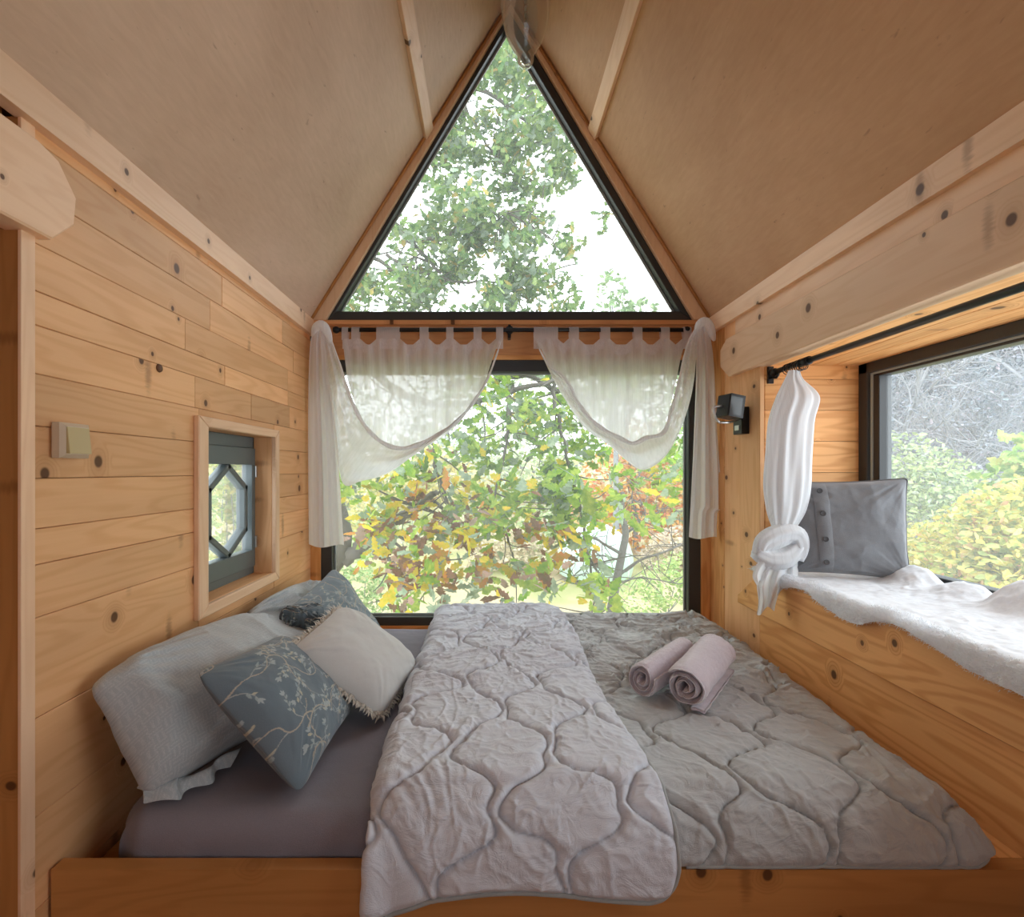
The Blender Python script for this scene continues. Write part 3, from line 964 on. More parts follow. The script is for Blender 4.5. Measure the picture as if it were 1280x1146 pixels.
shell_mesh('lower_layer', Po[:, ::-1], Pi[:, ::-1], DUVET_G, duv, uvg.reshape(nu, nv, 3)[:, ::-1].reshape(-1, 3), (np.exp(-(sd / .0028) ** 2) * .5)[:, ::-1].ravel())
rim = np.concatenate([Po[60:, -1], Po[::-1, ::-1][0][1:]]) if False else np.concatenate([Po[55:, -1], Po[-1, -2:6:-1]])
tube('piping', rim[::2] + np.array([0, -.001, .0]), .0045, PIPING, duv, 6)
GREY_TOP = (X, Y, Po)

# upper, lilac part (turned back over the other), hanging over the rail
nu, nv = 200, 440
sx, PX = arc([(-.262, .055), (-.255, .03), (-.235, .006), (-.19, 0), (.1, -.006), (.30, -.004), (.345, .004), (.372, .014)])
sy_, PY = arc([(2.505, .10), (2.49, .04), (2.44, .004), (2.2, -.002), (1.6, 0), (1.20, .0), (1.115, .020), (1.064, .065), (1.040, .115), (1.034, .16), (1.031, .195)])
u = np.linspace(0, sx[-1], nu)[:, None] + np.zeros((1, nv)); v = np.linspace(0, sy_[-1], nv)[None, :] + np.zeros((nu, 1))
u2, v2 = square_corner(u, v, sx[-1], sy_[-1], .075)
X = np.interp(u2, sx, PX[:, 0]); dX = np.interp(u2, sx, PX[:, 1]); Y = np.interp(v2, sy_, PY[:, 0]); dY = np.interp(v2, sy_, PY[:, 1])
su = u / sx[-1]
# right edge runs slightly outwards towards the front, hem is lower on the left
X = X + smooth01((1.9 - Y) / .9) * .030 * su + .008 * np.sin(Y * 7) * su - .012 * (1 - su) * np.sin((Y - 1.0) * 3.2)
hang = smooth01((dY - .03) / .15)
dYl = dY * (1 + hang * (.22 * (1 - smooth01(su / .28)) - .02 + .05 * np.sin(su * 8 + .8)))
side_free = np.clip(dX, 0, .06) * (1 - smooth01((dY - .02) / .05))
Z = .640 + .024 * smooth01((Y - 1.4) / .9) - dYl - np.where(dX > 0, side_free, dX)
Y = Y - .018 * hang * (1 - smooth01(su / .2)) * np.sin(su * 30)
base = np.stack([X, Y, Z], -1)
N_ = -normals(base)
sd = stitch_dist(X + .04, Y - dY + .03, ph=2.2)
edge = np.minimum(sx[-1] - u, sy_[-1] - v)
puff = .014 * (1 - np.exp(-(sd / .011))) - .0045 * np.exp(-(sd / .005) ** 2)
h = (puff + (.5 + .5 * np.exp(-sd / .04)) * wrinkle(X, Y - dY, 71) * .85 + .007 * fbm(X * 3, Y * 3, 90, 2)) * smooth01(edge / .025 + .2) * smooth01(u / .04 + .3)
Po = base + N_ * h[..., None]
edge2 = np.minimum(edge, np.minimum(u, v))
Pi = base - N_ * (.016 * smooth01(edge2 / .03) + .003)[..., None]
uvg = np.stack([X, Y - dY, 0 * X], -1)
shell_mesh('folded_layer', Po[:, ::-1], Pi[:, ::-1], DUVET_L, duv, uvg[:, ::-1].reshape(-1, 3), (np.exp(-(sd / .0028) ** 2) * .45)[:, ::-1].ravel())
rim = np.concatenate([Po[3:, -1], Po[-1, -2:4:-1]])
tube('piping', rim[::2] + np.array([0, -.002, -.001]), .0048, PIPING, duv, 6)


# ------------------------------------------------------------------ pillows and cushions
def branch_print(seed, n=700, ground=(.145, .185, .215)):
    """raster of a printed pattern of winding twigs with leaves"""
    r = np.random.default_rng(seed)
    img = np.zeros((n, n, 3)) + np.array(ground)
    yy_, xx_ = np.mgrid[0:n, 0:n]

    def disc(x, y, rad, c, al=1.0):
        x0, x1 = int(max(0, x - rad - 1)), int(min(n, x + rad + 2)); y0, y1 = int(max(0, y - rad - 1)), int(min(n, y + rad + 2))
        if x0 >= x1 or y0 >= y1: return
        m = ((xx_[y0:y1, x0:x1] - x) ** 2 + (yy_[y0:y1, x0:x1] - y) ** 2) < rad * rad
        img[y0:y1, x0:x1][m] = img[y0:y1, x0:x1][m] * (1 - al) + np.array(c) * al

    def leaf(x, y, ang, ln, wd, c):
        R = ln
        x0, x1 = int(max(0, x - R)), int(min(n, x + R)); y0, y1 = int(max(0, y - R)), int(min(n, y + R))
        if x0 >= x1 or y0 >= y1: return
        dx = xx_[y0:y1, x0:x1] - x; dy = yy_[y0:y1, x0:x1] - y
        a = (dx * math.cos(ang) + dy * math.sin(ang)) / ln; b = (-dx * math.sin(ang) + dy * math.cos(ang)) / wd
        m = (a > 0) & (a < 1) & (np.abs(b) < np.sin(np.clip(a, 0, 1) * math.pi))
        img[y0:y1, x0:x1][m] = c

    def twig(x, y, ang, ln, rad, depth):
        turn = r.uniform(-.012, .012)
        side = 1
        for i in range(int(ln)):
            ang += turn + r.normal(0, .02)
            if i % 60 == 0: turn = r.uniform(-.022, .022)
            x += math.cos(ang); y += math.sin(ang)
            rr = rad * (1 - .5 * i / ln)
            disc(x, y, rr, (.42, .37, .30) if depth == 0 else (.36, .37, .35), .9)
            if depth == 0 and i % 95 == 60:
                side = -side
                twig(x, y, ang + side * r.uniform(.5, .95), r.uniform(90, 170), rr * .7, 1)
            if depth == 1 and i % 20 == 10 and i > ln * .3:
                side = -side
                c = [(.36, .40, .41), (.27, .33, .36), (.46, .43, .33), (.32, .37, .37)][r.integers(4)]
                leaf(x, y, ang + side * r.uniform(.4, .8), r.uniform(22, 36), r.uniform(4.5, 6.5), c)
        if depth >= 1:
            for k in (-.55, 0, .55):
                leaf(x, y, ang + k, r.uniform(22, 34), 5.5, (.37, .41, .42))
    for k in range(16):
        a = r.uniform(0, 2 * math.pi)
        cx_, cy_ = ((k % 4) + .5) * n / 4, ((k // 4) + .5) * n / 4
        twig(cx_ - math.cos(a) * 170 + r.uniform(-60, 60), cy_ - math.sin(a) * 170 + r.uniform(-60, 60), a, r.uniform(300, 420), 3.6, 0)
    return img


def pillow(name, c00, c10, c11, c01, T, mat, parent=None, n=90, pin=.06, p=2.4, q=.55, wr=.006, seed=0, img=None, back_flat=.6, sag=0, rc=.3, slump=0, convex=0, fine=10):
    c00, c10, c11, c01 = (np.array(c, float) for c in (c00, c10, c11, c01))
    lin = np.linspace(-1, 1, n)
    lin = np.sign(lin) * (1 - (1 - np.abs(lin)) ** 1.15)
    s, t = np.meshgrid(lin, lin, indexing='ij')
    s2 = s * (1 - pin * s * s * (1 - t * t)); t2 = t * (1 - pin * t * t * (1 - s * s))
    if convex: t2 = t2 + convex * (t > 0) * t * (1 - s * s)
    if rc:
        ka = np.clip((np.abs(s2) - (1 - rc)) / rc, 0, 1); kb = np.clip((np.abs(t2) - (1 - rc)) / rc, 0, 1)
        m_ = (ka > 0) & (kb > 0)
        s2 = np.where(m_, np.sign(s2) * (1 - rc + rc * ka * np.sqrt(1 - kb * kb * .42)), s2)
        t2 = np.where(m_, np.sign(t2) * (1 - rc + rc * kb * np.sqrt(1 - ka * ka * .42)), t2)
    a, b = (s2 + 1) / 2, (t2 + 1) / 2
    B = ((1 - a) * (1 - b))[..., None] * c00 + (a * (1 - b))[..., None] * c10 + (a * b)[..., None] * c11 + ((1 - a) * b)[..., None] * c01
    Uv = c10 - c00 + c11 - c01; Vv = c01 - c00 + c11 - c10
    N0 = np.cross(Uv, Vv); N0 /= np.linalg.norm(N0)
    f = ((1 - np.abs(s) ** p) * (1 - np.abs(t) ** p))
    th = np.clip(f, 0, 1) ** q * (1 - slump * t)
    su, sv = np.linalg.norm(Uv) / 2, np.linalg.norm(Vv) / 2      # full edge lengths
    Ux, Vx = s * su / 2, t * sv / 2
    # creases that run in from the corners and edges
    w = wr * (fbm(Ux * fine, Vx * fine, seed, 4) * 1.2)
    ang = np.arctan2(np.abs(t) - 1.05, np.abs(s) - 1.05)
    w += wr * .9 * vnoise(ang * 9 + seed, np.hypot(np.abs(t) - 1, np.abs(s) - 1) * 1.5 + np.sign(s) * 3 + np.sign(t) * 7, seed + 3) * smooth01(1.3 - np.hypot(np.abs(t) - 1, np.abs(s) - 1))
    rg = 1 - np.abs(fbm(Ux * fine * .7 + 4, Vx * fine * .7, seed + 11, 3)) * 2.5
    w += wr * .8 * np.clip(rg, -.3, 1)
    env = smooth01(f * 3.5)
    sagz = np.zeros_like(s)
    front = B + N0 * (T / 2 * th + w * env)[..., None]
    back = B - N0 * (T / 2 * th * back_flat)[..., None]
    # edge waviness
    ev = (1 - env) * wr * .8 * fbm(Ux * 14, Vx * 14, seed + 30, 2)
    front += N0 * ev[..., None]; back += N0 * (ev - .002 * env)[..., None]
    if sag:
        k = sag * (1 - s * s) * smooth01((t + 1) / 2)
        front[..., 2] -= k; back[..., 2] -= k
    V = np.concatenate([front.reshape(-1, 3), back.reshape(-1, 3)])
    m = n * n
    F1 = grid_faces(n, n)[:, ::-1]; F2 = grid_faces(n, n) + m
    idx = np.arange(m).reshape(n, n)
    loop = np.concatenate([idx[:, 0], idx[-1, 1:], idx[-2::-1, -1], idx[0, -2:0:-1]]); ln = np.roll(loop, -1)
    F3 = np.stack([loop, ln, ln + m, loop + m], 1)
    uv = np.stack([(s + 1) / 2 * su, (t + 1) / 2 * sv, 0 * s], -1).reshape(-1, 3)
    uv = np.concatenate([uv, uv])
    col = None
    if img is not None:
        h, w_ = img.shape[:2]
        ii = np.clip((s + 1) / 2 * (w_ - 1), 0, w_ - 1).astype(int); jj = np.clip((t + 1) / 2 * (h - 1), 0, h - 1).astype(int)
        c = img[jj, ii].reshape(-1, 3)
        col = np.concatenate([c, c])
    o = mk(name, V, [F1, F2, F3], mat, parent, smooth=True, uvc=uv, col=col)
    edge_loop = np.concatenate([front[:, 0], front[-1, 1:], front[-2::-1, -1], front[0, -2:0:-1]])
    return o, edge_loop, N0, front


pa = thing('pillow', 'large grey linen pillow with woven dash pattern, nearest to the brown post', 'pillow', (-.8, 1.5, .57), group='grey linen pillows along the wall')
pillow('pillow_case', (-.80, 1.125, .590), (-.50, 1.74, .60), (-.87, 1.88, .80), (-.930, 1.110, .875), .30, LINEN, pa, n=150, pin=.03, wr=.013, seed=5, convex=.16, q=.42, back_flat=.2, slump=.25, fine=7)
# loose hem of the case lying on the sheet
hs = spline([(-.835, 1.150, .605), (-.80, 1.130, .588), (-.75, 1.150, .578), (-.71, 1.195, .580), (-.675, 1.265, .588)], 40)
hv = []
for i, p in enumerate(hs):
    for k, t_ in enumerate(np.linspace(0, 1, 8)):
        a_ = i / 39
        hv.append(p + np.array([.012 * math.sin(a_ * 19 + t_ * 3), .06 * t_ - .008 * math.sin(t_ * math.pi), .016 * math.sin(t_ * math.pi) + .02 * t_ + .004 * math.sin(a_ * 23)]))
mk('hem', np.array(hv), [grid_faces(40, 8)], LINEN, pa, smooth=True, uvc=np.array(hv))

pb = thing('pillow', 'grey linen pillow slumped under the small window, behind the others', 'pillow', (-.85, 2.1, .57), group='grey linen pillows along the wall')
pillow('pillow_case', (-.74, 1.68, .60), (-.70, 2.42, .585), (-.885, 2.42, .80), (-.91, 1.74, .815), .25, LINEN, pb, n=120, pin=.03, wr=.018, seed=15, convex=.22, back_flat=.2, q=.45, fine=9)

ce = thing('cushion', 'blue-grey twig-print cushion standing by the big window behind the cream one', 'cushion', (-.6, 2.1, .57), group='twig-print cushions')
pillow('cover', (-.60, 1.74, .60), (-.475, 2.26, .585), (-.70, 2.20, .925), (-.77, 1.78, .83), .15, FLORAL, ce, n=200, pin=.07, wr=.006, seed=25, img=branch_print(3, ground=(.20, .25, .28)), back_flat=.7)
# gathered open end with a tie on its near edge
pillow('gathered_end', (-.72, 1.735, .775), (-.59, 1.755, .800), (-.615, 1.80, .875), (-.765, 1.785, .850), .085, FLORAL, ce, n=110, pin=.0, wr=.016, seed=27, img=branch_print(4, ground=(.11, .145, .17))[:260, :400], rc=.6, q=.6, back_flat=.6, fine=26)
tube('tie', spline([(-.738, 1.755, .795), (-.747, 1.745, .820), (-.744, 1.74, .845), (-.734, 1.75, .862)], 10), .0045, GREY_DARK, ce)

cc = thing('cushion', 'blue-grey twig-print cushion leaning on the nearest grey pillow', 'cushion', (-.5, 1.3, .57), group='twig-print cushions')
pillow('cover', (-.450, 1.150, .580), (-.435, 1.570, .590), (-.69, 1.615, .815), (-.695, 1.130, .890), .17, FLORAL, cc, n=260, pin=.06, wr=.005, seed=35, img=branch_print(8), back_flat=.6)

cd = thing('cushion', 'small cream cushion with a ragged fringe, in front of the window cushion', 'cushion', (-.4, 1.6, .57))
o_, loop_, N0, fr_ = pillow('cover', (-.335, 1.500, .590), (-.270, 1.87, .600), (-.56, 1.83, .850), (-.60, 1.43, .820), .17, CREAM, cd, n=100, pin=.03, wr=.004, seed=45, back_flat=.6, p=3)
cen = fr_.mean((0, 1))
fv, ff = [], []
L_ = len(loop_)
for i in range(0, L_, 1):
    p = loop_[i]; tn = loop_[(i + 2) % L_] - loop_[i - 2]; tn /= np.linalg.norm(tn) + 1e-9
    outd = np.cross(tn, N0); outd *= np.sign(np.dot(outd, p - cen)); outd /= np.linalg.norm(outd) + 1e-9
    ln = random.uniform(.010, .024); b0 = len(fv); w2_ = .0028
    jit = np.array([random.gauss(0, .004) for _ in range(3)])
    fv += [p - tn * w2_ - outd * .004, p + tn * w2_ - outd * .004, p + outd * ln * .6 + tn * w2_ + jit + N0 * .004, p + outd * ln * .6 - tn * w2_ + jit + N0 * .004, p + outd * ln + jit * 1.8 - N0 * .003]
    ff.append([b0, b0 + 1, b0 + 2, b0 + 3])
fv = np.array(fv); ff = np.array(ff)
tri_ = np.stack([ff[:, 3], ff[:, 2], ff[:, 2] + 2], 1)
mk('fringe', fv, [ff, tri_], CREAM_FRINGE, cd, uvc=fv, kind='stuff')
fl = loop_ + .0
fl2 = fl + np.stack([.006 * np.sin(np.arange(L_) * 1.9), .006 * np.cos(np.arange(L_) * 1.3), .006 * np.sin(np.arange(L_) * 2.3)], 1)
tube('ruffle', fl2, .006, CREAM_FRINGE, cd, 6)

# ------------------------------------------------------------------ rolled towels
def towel(label, p0, p1, r, seed):
    t = thing('rolled_towel', label, 'towel', ((p0[0] + p1[0]) / 2, (p0[1] + p1[1]) / 2, p0[2] - r), group='rolled towels on the bed')
    p0, p1 = np.array(p0, float), np.array(p1, float)
    ax = p1 - p0; L = np.linalg.norm(ax); ax /= L
    e1 = np.cross(ax, (0, 0, 1)); e1 /= np.linalg.norm(e1); e2 = np.cross(e1, ax)
    turns, nt, nl, pile = 2.7, 200, 60, .0066
    th = np.linspace(0, turns * 2 * math.pi, nt)
    rad = .010 + (r - .010 - pile) * th / th[-1]
    sq = 1 + .05 * np.sin(2 * th + seed) + .03 * np.sin(3 * th + seed * 2)
    # layer with thickness: outer and inner skins
    lv = np.linspace(0, 1, nl)
    def skin(off):
        rr = (rad + off) * sq
        a = rr * np.cos(th + seed); b = rr * np.sin(th + seed)
        a = a[:, None] * (1 + .03 * vnoise(th[:, None] * 1.5, lv[None, :] * 5, seed)); b = b[:, None] * (1 + .03 * vnoise(th[:, None] * 1.5 + 9, lv[None, :] * 5, seed + 1)) * .97
        endj = .007 * np.sin(th * 1.0 + seed) + .004 * vnoise(th * 2, th * 0, seed + 4)
        al = lv[None, :] * L + endj[:, None] * (1 - 2 * lv[None, :])
        # soft rounded ends
        return p0 + al[..., None] * ax + a[..., None] * e1 + b[..., None] * e2
    A, B = skin(pile), skin(-pile)
    fz = .0018 * fbm(th[:, None] * 7, lv[None, :] * 40, seed * 3, 3)
    A = A + ((A - B) / (np.linalg.norm(A - B, axis=-1, keepdims=True) + 1e-9)) * fz[..., None]
    ends = smooth01(np.minimum(lv, 1 - lv) / .03)[None, :, None]
    M = (A + B) / 2
    A = M + (A - M) * (.25 + .75 * ends); B = M + (B - M) * (.25 + .75 * ends)
    n = nt * nl
    idx = np.arange(n).reshape(nt, nl)
    loop = np.concatenate([idx[:, 0], idx[-1, 1:], idx[-2::-1, -1], idx[0, -2:0:-1]]); ln = np.roll(loop, -1)
    V = np.concatenate([A.reshape(-1, 3), B.reshape(-1, 3)])
    uvt = np.stack([np.broadcast_to((rad * th / 2)[:, None], (nt, nl)), np.broadcast_to(lv[None, :] * L, (nt, nl)), 0 * M[..., 0]], -1).reshape(-1, 3)
    mk('roll', V, [grid_faces(nt, nl), grid_faces(nt, nl)[:, ::-1] + n, np.stack([loop, ln, ln + n, loop + n], 1)], TOWEL, t, smooth=True, uvc=np.concatenate([uvt, uvt]))
    return t, ax, e1


towel('rolled mauve towel on the left of the pair, further back', (.487, 1.545, .694), (.735, 1.79, .702), .055, 2.1)
t2, ax2, e12 = towel('rolled mauve towel on the right of the pair, thicker and nearer', (.592, 1.46, .703), (.835, 1.755, .711), .0635, 4.4)
# loose end of the nearer towel lying on the duvet
a0 = np.array([.592, 1.46, .652]) + np.array(ax2) * .01; e_ = np.array([.77, -.63, 0])
fv = []
for i in range(30):
    for k in range(8):
        q_ = a0 + np.array(ax2) * (.36 * i / 29) + e_ * (.016 + .040 * k / 7)
        fv.append(q_ + np.array([0, 0, -.006 + .004 * math.sin(k / 7 * 3.1) + .0015 * math.sin(i * 1.1)]))
fv = np.array(fv)
fv2 = fv + np.array([0, 0, -.008])
nn_ = len(fv); idx = np.arange(nn_).reshape(30, 8)
loop = np.concatenate([idx[:, 0], idx[-1, 1:], idx[-2::-1, -1], idx[0, -2:0:-1]]); ln = np.roll(loop, -1)
mk('loose_edge', np.concatenate([fv, fv2]), [grid_faces(30, 8), grid_faces(30, 8)[:, ::-1] + nn_, np.stack([loop, ln, ln + nn_, loop + nn_], 1)], TOWEL, t2, smooth=True, uvc=np.concatenate([fv, fv2]))

# ------------------------------------------------------------------ window bench
bench = thing('window_bench', 'built-in pine window bench with a thick front board under the throw', 'bench', (1.4, 1.0, .45))
box('seat_board', (XR, 1.72), (-.38, YJ - .002), (.885, .915), PINE_GOLD, bench)
prism('front_board', [(-1.0, .737), (2.288, .737), (2.288, .775), (2.165, .868), (2.11, .92), (-1.0, .92)], 1.178, XR, 0, PINE_GOLD, bench, .004)

# white fur throw along the bench
fur = thing('sheepskin_throw', 'white fur throw spread over the window bench, edge hanging over', 'throw', (1.4, 1.2, .92))
nu, nv = 90, 320
ys = np.linspace(2.135, .25, nv)
fu = np.zeros((nu, nv, 3))
hangf = .035 + .022 * fbm(ys * 4.5, ys * 0 + 3, 61, 3) * 1.6 + .02 * np.sin(ys * 13)
hangf = np.clip(hangf, .004, .085) * smooth01((2.06 - ys) / .12 + .05)
for j, y_ in enumerate(ys):
    hg = hangf[j]
    roll = .010 + .012 * (fbm(np.array([y_ * 3.2]), np.array([.5]), 66, 2)[0]) + .080 * math.exp(-((y_ - 1.42) / .075) ** 4) + .045 * math.exp(-((y_ - 1.80) / .075) ** 4) + .034 * math.exp(-((y_ - 1.62) / .07) ** 4)
    pts = [(1.158, .925 - hg), (1.155, .928 - hg * .5), (1.160, .932), (1.185, .944), (1.24, .940), (1.40, .938), (1.50, .945), (1.56, .945 + roll * .8), (1.61, .945 + roll), (1.642, .930 + roll * .5)]
    fu[:, j, 0] = spline(pts, nu)[:, 0]; fu[:, j, 2] = spline(pts, nu)[:, 1]; fu[:, j, 1] = y_
uu = np.linspace(0, .6, nu)[:, None]; vv = ys[None, :]
Nf = normals(fu); Nf *= np.sign(Nf[nu // 2, nv // 2, 2])
bmpf = .008 * fbm(uu * 14, vv * 14, 70, 4) + .004 * fbm(uu * 40, vv * 60, 75, 3)
fu = fu + Nf * bmpf[..., None]
fu[..., 1] += .01 * fbm(uu * 20, vv * 5, 77, 2)
mk('pelt', fu.reshape(-1, 3), [grid_faces(nu, nv)], FUR, fur, smooth=True, uvc=fu.reshape(-1, 3))
# tufts of fur
nh = 12000
ii = rng.integers(0, 12, nh); jj = rng.integers(0, nv - 1, nh)
P0 = fu[ii, jj] + rng.normal(0, .003, (nh, 3)); Nn = Nf[ii, jj]
dirn = Nn * .55 + rng.normal(0, .45, (nh, 3)) + np.array([-.25, -.1, -.05])
dirn /= np.linalg.norm(dirn, axis=1)[:, None]
ln = rng.uniform(.005, .013, nh)[:, None]
sd_ = np.cross(dirn, rng.normal(0, 1, (nh, 3))); sd_ /= np.linalg.norm(sd_, axis=1)[:, None]
tipp = P0 + dirn * ln
Vh = np.stack([P0 - sd_ * .0009, P0 + sd_ * .0009, tipp], 1).reshape(-1, 3)
mk('fur_tufts', Vh, [np.arange(nh * 3).reshape(-1, 3)], sheer('fur_hair', (.84, .86, .89), .98, .5), fur, uvc=Vh, kind='stuff')

# grey buttoned cushion on the bench
gc = thing('cushion', 'grey linen cushion with a button placket standing on the window bench', 'cushion', (1.45, 1.95, .95))
c00, c10, c11, c01 = (1.225, 1.955, .950), (1.605, 1.840, .938), (1.622, 1.872, 1.330), (1.225, 2.025, 1.312)
o_, loop_, N0, fr_ = pillow('cover', c00, c10, c11, c01, .125, GREY_LINEN, gc, n=120, pin=.05, wr=.006, seed=55, p=3, q=.6, back_flat=.7, rc=.08)
# piped seam on the window-side edge
tube('seam', loop_[len(loop_) // 4: 3 * len(loop_) // 4 + 2], .0035, GREY_DARK, gc, 6)
n_ = fr_.shape[0]
col_i = int(n_ * .30)
pl = []
for j in range(4, n_ - 4):
    for di, off in ((-7, .0015), (-6, .004), (0, .0045), (6, .004), (7, .0015)):
        pl.append(fr_[col_i + di, j] + N0 * off)
pl = np.array(pl)
mk('placket', pl, [grid_faces((n_ - 8), 5)], GREY_LINEN, gc, smooth=True, uvc=pl)
for j in np.linspace(.15, .86, 4):
    p = fr_[col_i, int(j * n_)] + N0 * .006
    V_, F_ = lathe_geo([(0.0, .004), (.006, .003), (.0085, .0055), (.0105, .004), (.0105, 0), (0, -.001)], (0, 0), 16)
    a1 = np.cross(N0, (0, 0, 1)); a1 /= np.linalg.norm(a1); a2 = np.cross(a1, N0)
    mk('button', p + V_[:, 0:1] * a1 + V_[:, 1:2] * a2 + V_[:, 2:3] * N0, F_, GREY_DARK, gc, smooth=True)

# ------------------------------------------------------------------ curtain rods
rod = thing('curtain_rod', 'black curtain rod on the lintel between the big and the gable window', 'curtain rod', (.12, 2.585, 2.11))
YR, ZR = 2.585, 2.111
tube('pole', [(-.80, YR, ZR), (.1, YR, ZR), (1.05, YR, ZR)], .0115, BLACK_METAL, rod, 12)
oriented_box('bracket', (.115, 2.612, 2.105), (.016, 0, 0), (0, .05, 0), (0, 0, .07), BLACK_METAL, rod)
tube('holder', [(.115 + .019 * math.cos(a), YR + .0, ZR + .019 * math.sin(a)) for a in np.linspace(0, 2 * math.pi, 17)], .004, BLACK_METAL, rod, 6)
for xx, nm in ((-.80, 0), (1.05, 1)):
    V_, F_ = lathe_geo([(0, -.03), (.014, -.026), (.019, -.012), (.016, 0), (.011, .006)], (0, 0), 14)
    s = 1 if nm == 0 else -1
    mk('finial', np.stack([xx + s * V_[:, 2], YR + V_[:, 0], ZR + V_[:, 1]], 1), F_, BLACK_METAL, rod, smooth=True)

rod2 = thing('curtain_rod', 'black curtain rod running along the ceiling of the bench alcove', 'curtain rod', (1.25, 1.0, 1.795))
XR2, ZR2 = 1.252, 1.790
tube('pole', [(XR2, 2.13, ZR2), (XR2, 1.0, ZR2), (XR2, -.38, ZR2)], .0115, BLACK_METAL, rod2, 12)
box('bracket', (XR2 - .014, XR2 + .014), (YJ - .010, YJ - .001), (ZR2 - .045, ZR2 + .03), BLACK_METAL, rod2)
tube('holder', [(XR2, YJ - .01, ZR2 - .02), (XR2, 2.10, ZR2 - .025), (XR2, 2.085, ZR2 - .012)], .006, BLACK_METAL, rod2, 8)
V_, F_ = lathe_geo([(0, .02), (.012, .018), (.017, .008), (.017, -.008), (.012, -.016)], (0, 0), 14)
mk('finial', np.stack([XR2 + V_[:, 0], 2.115 + V_[:, 2], ZR2 + V_[:, 1]], 1), F_, BLACK_METAL, rod2, smooth=True)
V_, F_ = lathe_geo([(.0125, -.03), (.0165, -.03), (.0165, .03), (.0125, .03)], (0, 0), 14)
mk('sleeve', np.stack([XR2 + V_[:, 0], 1.915 + V_[:, 2], ZR2 + V_[:, 1]], 1), F_, BLACK_METAL, rod2, smooth=True)


# ------------------------------------------------------------------ swagged curtains of the big window
def cloth(name, P, mat, parent, th=0, uvs=None):
    nu, nv = P.shape[:2]
    if uvs is None:
        uu_, vv_ = np.meshgrid(np.linspace(0, 1, nu), np.linspace(0, 1, nv), indexing='ij')
        uvs = np.stack([uu_ * .8, vv_, 0 * uu_], -1)
    return mk(name, P.reshape(-1, 3), [grid_faces(nu, nv)], mat, parent, smooth=True, uvc=uvs.reshape(-1, 3))


